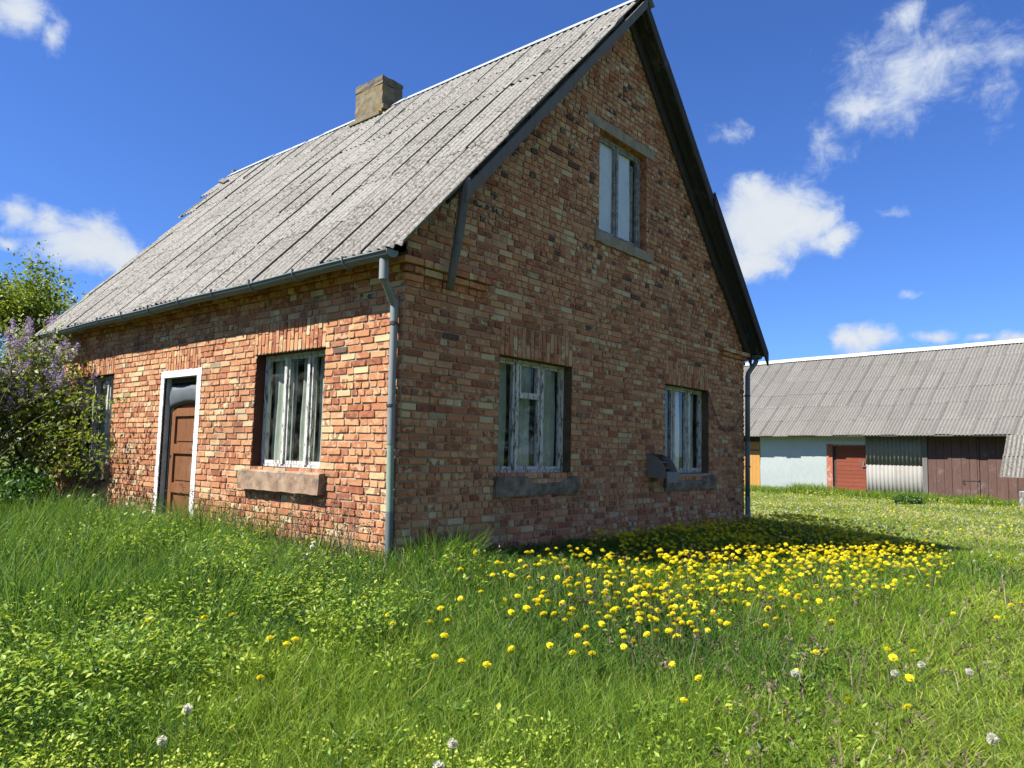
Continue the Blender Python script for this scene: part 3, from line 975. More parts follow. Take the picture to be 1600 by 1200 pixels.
mb = MB()
xs = np.linspace(.46, 4.0, 9)
for a, b in zip(xs, xs[1:]):
    w0, w1 = rr.uniform(-.012, .012), rr.uniform(-.012, .012)
    mb.hexa([rp(1, a, -.20+w0, -.345), rp(1, b, -.20+w1, -.345), rp(1, b, -.045, -.345), rp(1, a, -.045, -.345), rp(1, a, -.20+w0, -.315), rp(1, b, -.20+w1, -.315), rp(1, b, -.045, -.315), rp(1, a, -.045, -.315)], tint=(.1, .5, .5))
mb.build('bargeboard', M['greywood'], HOUSE)
mb = MB()
for (a, b, y, t0, t1) in ((1.75, 4.02, -.305, -.20, -.02), (-.33, 1.86, -.342, -.19, .05)):
    xs = np.linspace(a, b, 7)
    for p, q in zip(xs, xs[1:]):
        mb.hexa([rp(-1, p, t0, y), rp(-1, q, t0, y), rp(-1, q, t1, y), rp(-1, p, t1, y), rp(-1, p, t0, y+.03), rp(-1, q, t0, y+.03), rp(-1, q, t1, y+.03), rp(-1, p, t1, y+.03)], tint=(rr.random(), .5, .5))
mb.build('bargeboard', M['darkwood'], HOUSE)
mb = MB()      # inner rafter planks against the brick, and soffit boards
for (sx, a, b, y, t0, t1) in ((-1, 1.0, 4.0, -.055, -.36, -.06), (-1, -.2, 1.02, -.085, -.34, -.06), (1, .50, 4.0, -.05, -.20, -.05)):
    mb.hexa([rp(sx, a, t0, y), rp(sx, b, t0, y), rp(sx, b, t1, y), rp(sx, a, t1, y), rp(sx, a, t0, y+.034), rp(sx, b, t0, y+.034), rp(sx, b, t1, y+.034), rp(sx, a, t1, y+.034)], tint=(rr.random(), .5, .5))
for (y0, y1, a, b, t) in ((-.27, -.175, -.1, 3.35, -.10), (-.17, -.075, -.2, 3.98, -.115)):
    mb.hexa([rp(-1, a, t, y0), rp(-1, b, t, y0), rp(-1, b, t, y1), rp(-1, a, t, y1), rp(-1, a, t+.025, y0), rp(-1, b, t+.025, y0), rp(-1, b, t+.025, y1), rp(-1, a, t+.025, y1)], tint=(rr.random(), .5, .5))
mb.build('soffit', M['darkwood'], HOUSE)
# crooked pole hanging from the verge
mb = MB()
mb.tube([(.50, -.30, 3.80), (.492, -.28, 3.55), (.470, -.245, 3.2), (.452, -.20, 2.9), (.435, -.175, 2.66)], [.046, .050, .047, .043, .040], 9)
mb.build('hanging_pole', M['greywood'], HOUSE, smooth=True)
# gutters
def gutter(x, y0, y1, z, r, mname):
    mb = MB()
    n = 10; ys = np.linspace(y0, y1, 24)
    for rad, flip in ((r, 0), (r-.006, 1)):
        P = []
        for y in ys:
            sag = .006*math.sin(y*2.1)-.002*y
            for i in range(n+1):
                t = math.pi*i/n
                P.append((x+rad*math.cos(t+math.pi), y, z+sag-rad*math.sin(t)))
        mb.grid(P, n+1, len(ys))
    mb.tube([(x-r, y, z+.006*math.sin(y*2.1)-.002*y) for y in ys], .011, 6)
    g = mb.build('gutter', M[mname], HOUSE, smooth=True)
    cap = MB(); P = [(x, y0-.002, z)]+[(x+(r+.008)*math.cos(math.pi+math.pi*i/14), y0-.002, z+.012-(r+.008)*math.sin(math.pi*i/14)) for i in range(15)]
    P2 = [(p[0], p[1]-.01, p[2]) for p in P]
    cap.face(P2[1:]); cap.face(P[1:][::-1])
    for i in range(1, 15): cap.face([P[i], P[i+1], P2[i+1], P2[i]])
    cap.build('end_cap', M['zinc'], g)
    y = y0+.65
    while y < y1:
        b = MB()
        pts = [(x+(r+.007)*math.cos(math.pi+math.pi*i/10), y, z-.002*y+.006*math.sin(y*2.1)-(r+.007)*math.sin(math.pi*i/10)) for i in range(11)]
        pts = [(x-r-.012, y, z+.035), ] + pts
        for p, q in zip(pts, pts[1:]): b.bar(p, q, .028, .005, up=(0, 1, 0.001))
        b.build('bracket', M['zinc'], g)
        y += .86
    return g


gutter(-.295, -.13, 9.0, 2.895, .066, 'zincdark')
gutter(WX+.295, -.20, 9.0, 2.895, .066, 'zincdark')
# downpipes
mb = MB()
mb.tube([(-.29, -.02, 2.84), (-.29, -.025, 2.64)], [.044, .046], 14)
pa, pb = Vector((-.285, -.02, 2.66)), Vector((-.075, .062, 2.44))
mb.tube([pa, pb], .036, 14)
mb.tube([(-.075, .062, 2.49), (-.074, .06, 2.28)], .040, 14)
mb.tube([(-.074, .06, 2.30), (-.070, .055, 1.50)], .037, 14)
mb.tube([(-.070, .055, 1.52), (-.066, .05, 1.10)], .039, 14)
mb.tube([(-.060, .035, .47), (-.060, .025, -.25)], .038, 14, mi=2)
mb.tube([(-.0655, .05, 1.12), (-.060, .035, .45)], .036, 14, mi=1)
dp = mb.build('downpipe', [M['zinc'], M['greenpipe'], M['zincdark']], HOUSE, smooth=True); dp.data.shade_smooth(); sharp_by_angle(dp)
for z in (2.26, 1.47):
    b = MB(); b.tube([(-.0735, .06, z-.012), (-.0735, .06, z+.012)], .044, 14); b.bar((-.04, .06, z), (.01, .06, z), .012, .012)
    b.build('clamp', M['steel'], dp)
mb = MB()
mb.tube([(WX+.29, -.13, 2.86), (WX+.27, -.13, 2.78), (WX+.02, -.085, 2.55), (WX-.0, -.085, 2.47)], .042, 12)
mb.tube([(WX-.0, -.085, 2.50), (WX-.02, -.085, 1.35)], .043, 12)
mb.tube([(WX-.02, -.085, 1.37), (WX-.03, -.085, .35)], .041, 12)
mb.tube([(WX-.03, -.085, .38), (WX-.035, -.085, -.4)], .043, 12)
dp = mb.build('downpipe', M['zincdark'], HOUSE, smooth=True)
for z in (2.15, .9):
    b = MB(); b.tube([(WX-.01, -.085, z-.012), (WX-.01, -.085, z+.012)], .050, 12); b.bar((WX-.01, -.05, z), (WX-.01, .01, z), .012, .012)
    b.build('clamp', M['steel'], dp)
# slack cable from the right-hand window to the downpipe
mb = MB()
A, B = Vector((6.55, -.02, 2.10)), Vector((7.93, -.05, 1.90))
mb.tube([A.lerp(B, t)+Vector((0, -.01, -.52*math.sin(math.pi*t)*(1.15-.3*t))) for t in np.linspace(0, 1, 18)], .007, 5)
mb.build('cable', M['steel'], HOUSE)
mb = MB()
mb.tube([EM(5.86, .02, 2.72), EM(5.88, .03, 2.55), EM(5.87, .02, 2.38)], .006, 5)
mb.build('cable', M['dry'], HOUSE)
# antenna stub at the far end of the ridge
mb = MB(); mb.box(3.98, 4.06, 10.9, 11.0, 7.45, 7.64); mb.build('ridge_board', M['greywood'], HOUSE)
mb = MB(); mb.bar((3.45, 10.2, 7.02), (3.7, 10.95, 7.30), .14, .03, up=(-.73, 0, .68)); mb.build('ridge_board', M['greywood'], HOUSE)

# hooded metal box on the gable -------------------------------------------
BX = empty('metal_box', (4.78, 0, .7), 'dull grey sheet metal hood box fixed below the right-hand gable window', 'metal box')


def lbox(m, x0, x1, y0, y1, z0, z1): m.box(x0, x1, y0, y1, z0, z1)


def quarter(x, th):
    m = MB(); n = 9
    prof = [(0, 0), ] + [(-.30*math.sin(t), .30*math.cos(t)+.0) for t in np.linspace(0, math.pi/2, n)]
    prof = [(0, -.03)] + [(p[0], p[1]) for p in prof[1:]] + [(-.30, -.03)]
    a = [(x, p[0], p[1]) for p in prof]; b = [(x+th, p[0], p[1]) for p in prof]
    m.face(a); m.face(b[::-1])
    for i in range(len(a)): k = (i+1) % len(a); m.face([a[i], b[i], b[k], a[k]])
    return m


BX.location = (4.62, -.02, .77)
quarter(0, .008).build('side_panel', M['boxmetal'], BX)
quarter(.33, .008).build('side_panel', M['boxmetal'], BX)
m = MB(); m.box(.008, .33, -.012, 0, -.03, .30); m.build('back_panel', M['boxmetal'], BX)
m = MB(); m.box(-.01, .35, -.13, 0, .301, .309); m.build('top_plate', M['zincdark'], BX)
m = MB(); m.box(.01, .345, -.315, -.302, -.09, .06); m.build('front_lip', M['zinc'], BX)
m = MB()
for k in range(3): m.hexa([(.01, -.02, .05+k*.08), (.328, -.02, .05+k*.08), (.328, -.22+.03*k, .02+k*.08), (.01, -.22+.03*k, .02+k*.08), (.01, -.02, .058+k*.08), (.328, -.02, .058+k*.08), (.328, -.22+.03*k, .028+k*.08), (.01, -.22+.03*k, .028+k*.08)])
m.build('fin', M['boxmetal'], BX)

# ------------------------------------------------------------------ barn
BA = Vector((27.732, 8.103, 0)); bl = Vector((-.16824, -.98575, 0)); bo = Vector((.98575, -.16824, 0))
BARN = empty('barn', (27.7, 4, -.45), 'long low barn under a grey corrugated roof behind the house', 'barn')


def BP(l, o, z): return tuple(BA+bl*l+bo*o+Vector((0, 0, z)))


def bbox(mb, l0, l1, o0, o1, z0, z1, mi=0, tint=(.5, .5, .5)): mb.box(l0, l1, o0, o1, z0, z1, mi, tint, mp=BP)


WP = .70     # wall plane behind the eave line
ZB = -.55
span, rise = 4.5, 3.92
rb = random.Random(21)
# core so no light passes
mb = MB()
bbox(mb, -7, 16, WP+.06, 2*span-WP, ZB, 2.45)
ga = [BP(-7, WP+.06, 2.3), BP(-7, 2*span-WP, 2.3), BP(-7, span, 2.05+rise-.15)]
mb.face(ga); mb.face([BP(16, WP+.06, 2.3), BP(16, 2*span-WP, 2.3), BP(16, span, 2.05+rise-.15)])
mb.build('wall', M['darkwood'], BARN)
sl_ = math.hypot(span, rise)
axb = (bo*span+Vector((0, 0, rise))).normalized(); nb_ = (-bo*rise+Vector((0, 0, span))).normalized()
mb = MB()
sheets(mb, Vector(BP(0, 0, 2.05))-axb*.0, bl, axb, nb_, 6, sl_/6, sl_/6+.14, .65, 5, lambda r: 15.5, .024, rb, -6.6, seg=6, jit=1.6, lift=.004, seam=.016)
barnroof = mb.build('roof_slope', M['barnslate'], BARN, smooth=True)
mb = MB()
axb2 = (-bo*span+Vector((0, 0, rise))).normalized(); nb2 = (bo*rise+Vector((0, 0, span))).normalized()
P = [BP(-6.6, 2*span, 2.05), BP(15.5, 2*span, 2.05), BP(15.5, span, 2.05+rise), BP(-6.6, span, 2.05+rise)]
mb.hexa(P+[tuple(Vector(p)-nb2*.04) for p in P])
P = [BP(-6.6, .05, 2.03), BP(15.5, .05, 2.03), BP(15.5, span, 2.0+rise-.03), BP(-6.6, span, 2.0+rise-.03)]
mb.hexa(P+[tuple(Vector(p)-nb_*.03) for p in P])
mb.build('roof_slope', M['barnslate'], BARN)
mb = MB()
l = -6.6; k = 0
while l < 15.5:
    q = .006*(k % 2)
    for sx in (-1, 1):
        c = [(l, span, 2.05+rise+.055+q), (l+2.04, span, 2.05+rise+.055+q), (l+2.04, span+sx*.22, 2.05+rise-.125+q), (l, span+sx*.22, 2.05+rise-.125+q)]
        mb.hexa([BP(*p) for p in c]+[BP(p[0], p[1], p[2]+.006) for p in c])
    l += 2.0; k += 1
mb.build('ridge_cap', M['barnridge'], barnroof)
# sheet metal cladding
mb = MB()
for (a, b, z0, z1, off) in ((.13, 1.66, ZB, 2.35, .0), (1.645, 3.26, ZB, 2.35, -.006), (3.26, 4.895, 1.70, 2.35, -.002), (-6.5, -.85, ZB, 2.35, 0)):
    n = 12; nv = 8; P = []
    for j in range(nv):
        for i in range(n):
            P.append(BP(a+(b-a)*i/(n-1), WP+off+rb.uniform(-.006, .006)+.010*math.sin(j*1.7+a*3), z0+(z1-z0)*j/(nv-1)))
    mb.grid(P, n, nv)
mb.build('metal_cladding', M['barnsheet'], BARN, smooth=True)
# orange door
mb = MB()
for k in range(5): bbox(mb, -.84+k*.195, -.84+k*.195+.190, WP-.02, WP+.03, ZB, 1.74, tint=(rb.random()*.5, .5, .5))
bbox(mb, -.86, .125, WP-.035, WP+.03, 1.745, 1.80)
od = mb.build('door', M['orangewood'], BARN); od['label'] = 'orange stained plank door beside the house corner'
mb = MB(); bbox(mb, -.80, .12, WP-.036, WP-.022, 1.40, 1.45); mb.build('hinge', M['steel'], od)
# red door
mb = MB()
z = ZB; k = 0
while z < 1.62:
    h = rb.uniform(.15, .19)
    bbox(mb, 3.66, 4.885, WP+.03, WP+.055, z, min(z+h-.008, 1.62), tint=(rb.random()*.6, .5, .5)); z += h
rd = mb.build('door', M['redplank'], BARN); rd['label'] = 'faded red door of horizontal planks'
mb = MB(); bbox(mb, 3.275, 3.53, WP-.03, WP+.04, ZB, 1.72); bbox(mb, 3.535, 4.89, WP-.012, WP+.04, 1.63, 1.70)
mb.build('door_frame', M['redpost'], rd)
mb = MB(); bbox(mb, 4.74, 4.95, WP-.03, WP-.01, .80, .84); bbox(mb, 4.78, 4.84, WP-.03, WP-.012, .86, 1.02)
mb.build('latch', M['greywood'], rd)
# cement sheet cladding
mb = MB()
for (z0, z1, off, spans) in ((.93, 2.3, -.03, ((4.905, 7.06),)), (ZB, .99, -.005, ((4.905, 6.02), (6.04, 7.06)))):
    for a, b in spans:
        n = int((b-a)/.155*8); P = []
        for j in range(2):
            for i in range(n+1):
                u = a+(b-a)*i/n
                P.append(BP(u, WP+off-.028*math.cos(2*math.pi*u/.155), z0 if j == 0 else z1))
        mb.grid(P, n+1, 2, tint=(rb.random(), .5, .5))
cs = mb.build('corrugated_cladding', M['cement'], BARN, smooth=True)
md = cs.modifiers.new('thick', 'SOLIDIFY'); md.thickness = .010
mb = MB(); bbox(mb, 7.065, 7.245, WP-.05, WP+.04, ZB, 2.2); mb.build('post', M['greywood'], BARN)
# plank doors and wall
mb = MB()
l = 7.26
while l < 9.0:
    wd = rb.uniform(.24, .33); e = min(l+wd, 9.0)
    bbox(mb, l, e-.012, WP-.02+rb.uniform(-.006, .006), WP+.03, ZB, 2.2, tint=(rb.random()*.7, .5, .5)); l += wd
gd = mb.build('door', M['barnplank'], BARN); gd['label'] = 'weathered red brown barn door of wide vertical planks'
mb = MB(); bbox(mb, 8.40, 8.98, WP-.04, WP-.024, .40, .45); mb.tube([BP(8.47, WP-.045, .40), BP(8.45, WP-.05, .33), BP(8.52, WP-.05, .30)], .02, 6); mb.build('hinge', M['steel'], gd)
mb = MB(); bbox(mb, 7.8, 8.45, WP-.04, WP-.024, -.18, -.13); mb.build('hinge', M['steel'], gd)
mb = MB()
l = 9.01
while l < 10.2:
    wd = rb.uniform(.22, .36); e = min(l+wd, 10.2)
    bbox(mb, l, e-.01, WP-.0+rb.uniform(-.006, .006), WP+.05, ZB, 2.2, tint=(rb.random()*.8, .5, .5)); l += wd
bbox(mb, 10.2, 12, WP, WP+.05, ZB, 2.2)
mb.build('plank_wall', M['barnplank'], BARN)
# lean-to of corrugated sheets at the right end
mb = MB()
P0 = Vector(BP(10.02, -.60, .61)); top = Vector(BP(10.13, -.16, 2.03))
axl = (top-P0); Ln = axl.length; axl.normalize()
nl = bl.cross(axl); nl = nl if nl.dot(bo) < 0 else -nl
sheets(mb, P0, bl, axl, nl, 2, Ln/2, Ln/2+.06, .65, 5, lambda r: 3.2, .022, rb, 0.0, jit=.3)
o = mb.build('lean_to_roof', M['slate'], BARN, smooth=True)
st = empty('field_stone', BP(10.75, -.2, -.3), 'grey stone block lying below the barn lean-to', 'stone')
mb = MB(); lumpy(mb, -.30, .35, -.25, .25, -.2, .45, 3, 3, 3, .05, rb); mb.build('block', M['stone'], st)
st.rotation_euler = (0, 0, .3)


for o in BARN.children_recursive:
    if o.type == 'MESH': o.data.transform(Matrix.Translation(-Vector(BARN.location)))


# ------------------------------------------------------------------ vegetation helpers
def in_house(x, y, pad=.02): return (x > -pad) & (x < WX+pad) & (y > -pad) & (y < LY+pad)


def vnoise(x, y, s, seed=0):
    """smooth value noise, 0..1"""
    r = np.random.default_rng(seed); G = r.random((64, 64))
    u, v = (x*s) % 64, (y*s) % 64
    i, j = np.floor(u).astype(int), np.floor(v).astype(int); fu, fv = u-i, v-j
    fu = fu*fu*(3-2*fu); fv = fv*fv*(3-2*fv); i2, j2 = (i+1) % 64, (j+1) % 64
    return (G[i, j]*(1-fu)+G[i2, j]*fu)*(1-fv)+(G[i, j2]*(1-fu)+G[i2, j2]*fu)*fv


def blades(P, H, Wd, az, lean, bend, tint):
    """tapered grass blades: 7 vertices, two quads and a tip"""
    n = len(P)
    dirv = np.stack([np.cos(az), np.sin(az), np.zeros(n)], 1); tw = np.random.default_rng(n).uniform(0, 2*np.pi, n)
    side = np.stack([-np.sin(tw), np.cos(tw), np.zeros(n)], 1)
    V = np.zeros((n, 7, 3)); T = np.zeros((n, 7, 3)); T[:, :, 0] = tint[:, None]
    for k, (t, ws) in enumerate(((0, 1.0), (.45, .85), (.78, .5))):
        c = P+dirv*(H*(lean*t+bend*t*t))[:, None]; c[:, 2] += H*(t-.32*bend*t*t)
        V[:, 2*k] = c-side*(Wd*ws*.5)[:, None]; V[:, 2*k+1] = c+side*(Wd*ws*.5)[:, None]
    c = P+dirv*(H*(lean+bend))[:, None]; c[:, 2] += H*(1-.32*bend)
    V[:, 6] = c
    b = (np.arange(n)*7)[:, None]
    F4 = np.concatenate([b+np.array([[0, 1, 3, 2]]), b+np.array([[2, 3, 5, 4]])]); F3 = b+np.array([[4, 5, 6]])
    return V.reshape(-1, 3), F4, F3, T.reshape(-1, 3)


def leaves(P, D, Nn, L, Wd, tint, fold=.25):
    """leaf quads folded on the midrib: base, right, tip, left"""
    n = len(P)
    D = D/np.linalg.norm(D, axis=1, keepdims=True); S = np.cross(D, Nn); S /= np.linalg.norm(S, axis=1, keepdims=True)+1e-9; Nn = np.cross(S, D)
    V = np.zeros((n, 4, 3)); T = np.zeros((n, 4, 3)); T[:, :, 0] = tint[:, None]
    V[:, 0] = P; V[:, 2] = P+D*L[:, None]
    mid = P+D*(L*.45)[:, None]+Nn*(Wd*fold)[:, None]
    V[:, 1] = mid+S*(Wd*.5)[:, None]; V[:, 3] = mid-S*(Wd*.5)[:, None]
    b = (np.arange(n)*4)[:, None]
    F3 = np.concatenate([b+np.array([[0, 1, 2]]), b+np.array([[0, 2, 3]])])
    return V.reshape(-1, 3), F3, T.reshape(-1, 3)


def rdir(n, rng, zb=0.0):
    d = rng.normal(size=(n, 3)); d[:, 2] += zb
    return d/np.linalg.norm(d, axis=1, keepdims=True)


YAW0 = .705


def scatter(n, r0, r1, power, rng, half=.70):
    """points on the lawn in front of the house, thinning with distance from the photographer's spot"""
    u = rng.random(n)
    if abs(power-2) < 1e-6: r = r0*(r1/r0)**u
    else:
        k = 2-power; r = (r0**k+(r1**k-r0**k)*u)**(1/k)
    th = YAW0+rng.uniform(-half, half, n)
    return CAM.x+r*np.cos(th), CAM.y+r*np.sin(th), r


def lawn_short(x, y):
    """1 on the trodden, shorter lawn to the right of the gable, 0 in the rough grass"""
    a = np.clip((-3.75-y+.10*np.sin(x*1.7))/.7, 0, 1)
    b = np.clip((x-8.6)/1.5, 0, 1)
    c = np.clip((-y-1.0+x*.0)/3, 0, 1)
    return np.clip(np.maximum(a*np.clip((x+3.2)/1.5, 0, 1), b), 0, 1)


def left_rough(x, y):
    return np.clip((-x-.5)/1.2, 0, 1)*np.clip((y+2.6)/1.2, 0, 1)


def grass():
    rng = np.random.default_rng(4)
    n = 380000
    x, y, r = scatter(n, 1.5, 34, 1.62, rng)
    ok = ~in_house(x, y, .03)
    bx = (x-BA.x)*bo.x+(y-BA.y)*bo.y
    ok &= bx < .75
    x, y, r = x[ok], y[ok], r[ok]; n = len(x)
    sh = lawn_short(x, y); lf = left_rough(x, y)
    n1 = vnoise(x, y, 1.1, 1); n2 = vnoise(x, y, .45, 2); n3 = vnoise(x, y, 3.2, 3)
    edge = np.minimum.reduce([np.abs(np.hypot(np.maximum(np.maximum(-x, x-WX), 0), np.maximum(np.maximum(-y, y-LY), 0))), np.full(n, 9.)])
    wall = np.exp(-(edge/.28)**2)
    nearpipe = np.exp(-((x-.35)**2+(y+.35)**2)/.35)
    H = .070+.10*n1*rng.random(n)+.09*n3*rng.random(n)+.06*rng.random(n)
    H *= (1-.48*sh)*(1+.30*lf)*(1+.35*wall*(x < .0)+.5*nearpipe)
    H *= np.where((y < 0) & (x > .5) & (y > -1.2) & (x < 8), .85, 1)
    farw = np.clip(((bx[ok])+2.0)/2.4, 0, 1)
    H *= 1+1.1*farw
    Wd = (.0030+.0028*rng.random(n))*np.maximum(1, r/3.6)**.80
    az = rng.uniform(0, 2*np.pi, n); az = np.where(rng.random(n) < .12, 6.3*vnoise(x, y, .9, 8)+rng.normal(0, .9, n), az)
    lean = rng.uniform(.0, .55, n)+.25*sh; bend = rng.uniform(.0, .9, n)+.15*sh
    tint = .04+.58*rng.random(n)+.40*(n2-.5)+.24*(n1-.5)+.16*sh-.18*lf*(n3 > .5)
    dry = rng.random(n) < (.02+.07*sh*n1+.06*farw+.10*np.clip((r-9)/8, 0, 1))
    tint = np.where(dry, rng.uniform(.86, 1, n), np.clip(tint, 0, .80))
    tint = np.where((bx[ok] > -16) & (x > 9), np.clip(tint+.05+.30*rng.random(n)**2, 0, 1), tint)
    P = np.stack([x, y, zg(x, y)-.015], 1)
    V, F4, F3, T = blades(P, H, Wd, az, lean, bend, tint)
    me = np_mesh('grass', V, F4, F3, [M['grass']], T)
    tag(link('grass', me), kind='stuff')


grass()


def tufts():
    """long dark bluish grass tufts standing out of the lawn"""
    rng = np.random.default_rng(6)
    spots = [(-1.9, -.25, .50, .42), (-2.25, .35, .45, .46), (-1.5, .75, .4, .42), (-2.9, .2, .5, .5), (-2.9, 1.2, .55, .55), (-1.0, 1.9, .35, .42), (-1.2, 3.0, .5, .46), (-.9, 4.4, .5, .44), (-1.6, 4.6, .6, .5), (-2.0, 2.2, .6, .5),
             (-3.1, -1.0, .3, .36), (.45, -.25, .28, .36), (.15, -.35, .2, .32), (-2.5, 3.2, .6, .55), (-1.3, 5.6, .6, .5), (-2.2, 5.0, .6, .5), (-.35, 2.9, .15, .45), (-.25, 1.9, .12, .42), (-.25, 3.6, .15, .5)]
    Vs, F4s, F3s, Ts = [], [], [], []
    off = 0
    for (cx, cy, rad, h) in spots:
        n = int(1300*rad)
        a = rng.uniform(0, 2*np.pi, n); q = rad*np.sqrt(rng.random(n))
        x, y = cx+q*np.cos(a), cy+q*np.sin(a)
        k = ~in_house(x, y, .03); x, y, a = x[k], y[k], a[k]; n = len(x)
        H = h*rng.uniform(.5, 1.35, n); Wd = rng.uniform(.005, .009, n)
        V, F4, F3, T = blades(np.stack([x, y, zg(x, y)-.02], 1), H, Wd, a+rng.normal(0, .8, n), rng.uniform(.0, .28, n), rng.uniform(.05, .75, n), np.clip(rng.normal(.26, .18, n), 0, .7))
        Vs.append(V); F4s.append(F4+off); F3s.append(F3+off); Ts.append(T); off += len(V)
    # ragged strip along the foot of the barn
    n = 9000
    l = rng.uniform(-1.5, 12, n); o = .62-np.abs(rng.normal(0, .55, n))
    x, y = BA.x+bl.x*l+bo.x*o, BA.y+bl.y*l+bo.y*o
    H = (.22+.30*vnoise(l, l*.3, 1.1, 71)*rng.random(n)+.12*rng.random(n))*np.where((l > 2) & (l < 3.3), 1.5, 1)
    V, F4, F3, T = blades(np.stack([x, y, zg(x, y)-.02], 1), H, rng.uniform(.012, .022, n), rng.uniform(0, 6.28, n), rng.uniform(0, .3, n), rng.uniform(.05, .6, n), np.clip(rng.normal(.45, .2, n), 0, 1))
    Vs.append(V); F4s.append(F4+off); F3s.append(F3+off); Ts.append(T); off += len(V)
    me = np_mesh('tall_grass', np.concatenate(Vs), np.concatenate(F4s), np.concatenate(F3s), [M['grass']], np.concatenate(Ts))
    tag(link('tall_grass', me), kind='stuff')


tufts()


def weeds():
    """low broad-leaved plants (ground elder, lady's mantle, dandelion rosettes) between the grass"""
    rng = np.random.default_rng(9)
    n = 5200
    x, y, r = scatter(n, 1.7, 16, 1.7, rng)
    lf = left_rough(x, y); sh = lawn_short(x, y)
    fore = np.clip((3.9-r)/1.2, 0, 1)*np.clip((-x-.9)/1.0, 0, 1)
    keep = rng.random(n) < np.clip(.03+.9*lf*(vnoise(x, y, .9, 4) > .34)+.65*fore*(vnoise(x, y, 1.3, 5) > .52)+.10*(vnoise(x, y, 1.0, 12) > .6), 0, 1)*(1-.7*sh)
    keep &= ~in_house(x, y, .05)
    x, y, lf, fore = x[keep], y[keep], lf[keep], fore[keep]
    Vs, Fs, Ts = [], [], []; off = 0
    for i in range(len(x)):
        h = rng.uniform(.10, .22)*(1+.9*lf[i])*(.45+1.3*float(vnoise(x[i:i+1], y[i:i+1], 1.3, 91)[0])); k = rng.integers(20, 44)
        small = fore[i] > .3 and rng.random() < .78
        if small: k = rng.integers(35, 70); h *= .85
        a = rng.uniform(0, 2*np.pi, k); q = rng.uniform(.0, 1, k)**.6*(.13 if not small else .10)
        zt = h*rng.uniform(.45, 1.0, k)
        P = np.stack([x[i]+q*np.cos(a), y[i]+q*np.sin(a), zg(x[i], y[i])+zt], 1)
        D = np.stack([np.cos(a), np.sin(a), rng.normal(.30, .45, k)], 1)
        L = rng.uniform(.018, .046, k)*(1 if not small else .46); Wd = L*(rng.uniform(.34, .58, k) if not small else .8)
        Nn = rdir(k, rng, 2.2)
        t0 = rng.uniform(.05, .75) if not small else rng.uniform(.7, .95)
        V, F, T = leaves(P, D, Nn, L, Wd, np.clip(t0+rng.normal(0, .18, k), 0, 1))
        Vs.append(V); Fs.append(F+off); Ts.append(T); off += len(V)
        # leaf stalks
    me = np_mesh('weeds', np.concatenate(Vs), None, np.concatenate(Fs), [M['weed']], np.concatenate(Ts))
    tag(link('weeds', me), kind='stuff')


weeds()


def stalks():
    """withered plantain and dandelion stalks with dark heads"""
    rng = np.random.default_rng(13)
    n = 3600
    x, y, r = scatter(n, 2.0, 17, 1.55, rng)
    k = (vnoise(x, y, .9, 21) > .45) & ~in_house(x, y, .06) & (rng.random(n) < .75-.4*left_rough(x, y))
    x, y = x[k], y[k]
    # a few along the foot of the sunlit wall
    wy = np.concatenate([rng.uniform(.2, 3.7, 120), rng.normal(1.35, .25, 40), rng.normal(2.7, .3, 40), rng.uniform(5.2, 6.6, 16)]); wx = -rng.uniform(.05, .30, len(wy))
    wallm = np.concatenate([np.zeros(len(x)), np.ones(len(wx))]); x = np.concatenate([x, wx]); y = np.concatenate([y, wy]); n = len(x)
    H = rng.uniform(.14, .30, n)+wallm*rng.uniform(.05, .38, n)
    az = rng.uniform(0, 2*np.pi, n); lean = rng.uniform(0, .35, n); bend = rng.uniform(0, .3, n)
    P = np.stack([x, y, zg(x, y)-.01], 1)
    tint = rng.uniform(0, 1, n)
    V, F4, F3, T = blades(P, H, .0062+.003*wallm, az, lean, bend, tint)
    tip = V.reshape(n, 7, 3)[:, 6]
    m = 7
    hp = np.repeat(tip, m, 0)+rng.normal(0, .007, (n*m, 3)); hp[:, 2] -= np.tile(np.linspace(0, .03, m), n)
    LV, LF, LT = leaves(hp, rdir(n*m, rng, .6), rdir(n*m, rng), np.full(n*m, .024), np.full(n*m, .013), np.clip(np.repeat(tint, m)*.6+rng.normal(0, .1, n*m), 0, 1))
    me = np_mesh('withered_stalks', np.concatenate([V, LV]), F4, np.concatenate([F3, LF+len(V)]), [M['dry']], np.concatenate([T, LT]))
    tag(link('withered_stalks', me), kind='stuff')


stalks()


# ------------------------------------------------------------------ dandelions
def flower_geo(rng, rings=((.020, -.002, 18), (.0205, .003, 16), (.017, .007, 14), (.011, .010, 11), (.005, .012, 7)), s=1.0):
    V, F, T = [], [], []
    for (R, z, n) in rings:
        a0 = rng.random()*6
        for i in range(n):
            a = a0+2*math.pi*i/n; wd = math.pi/n*1.25; r1 = R*rng.uniform(.88, 1.08); zz = z+rng.uniform(-.002, .002)
            b = len(V); t = rng.random()
            V += [(0, 0, z-.001), (r1*.75*math.cos(a-wd), r1*.75*math.sin(a-wd), zz), (r1*math.cos(a), r1*math.sin(a), zz-.001), (r1*.75*math.cos(a+wd), r1*.75*math.sin(a+wd), zz)]
            F += [(b, b+1, b+2), (b, b+2, b+3)]; T += [(t, t, t)]*4
    V = np.array(V)*s; V[:, 2] -= .012*s
    return V, np.array(F), np.array(T)


def cup_geo(s=1.0, n=7):
    V, F = [(0, 0, -.022*s)], []
    for i in range(n): a = 2*math.pi*i/n; V.append((.010*s*math.cos(a), .010*s*math.sin(a), -.010*s))
    for i in range(n): F.append((0, 1+(i+1) % n, 1+i))
    return np.array(V), np.array(F)


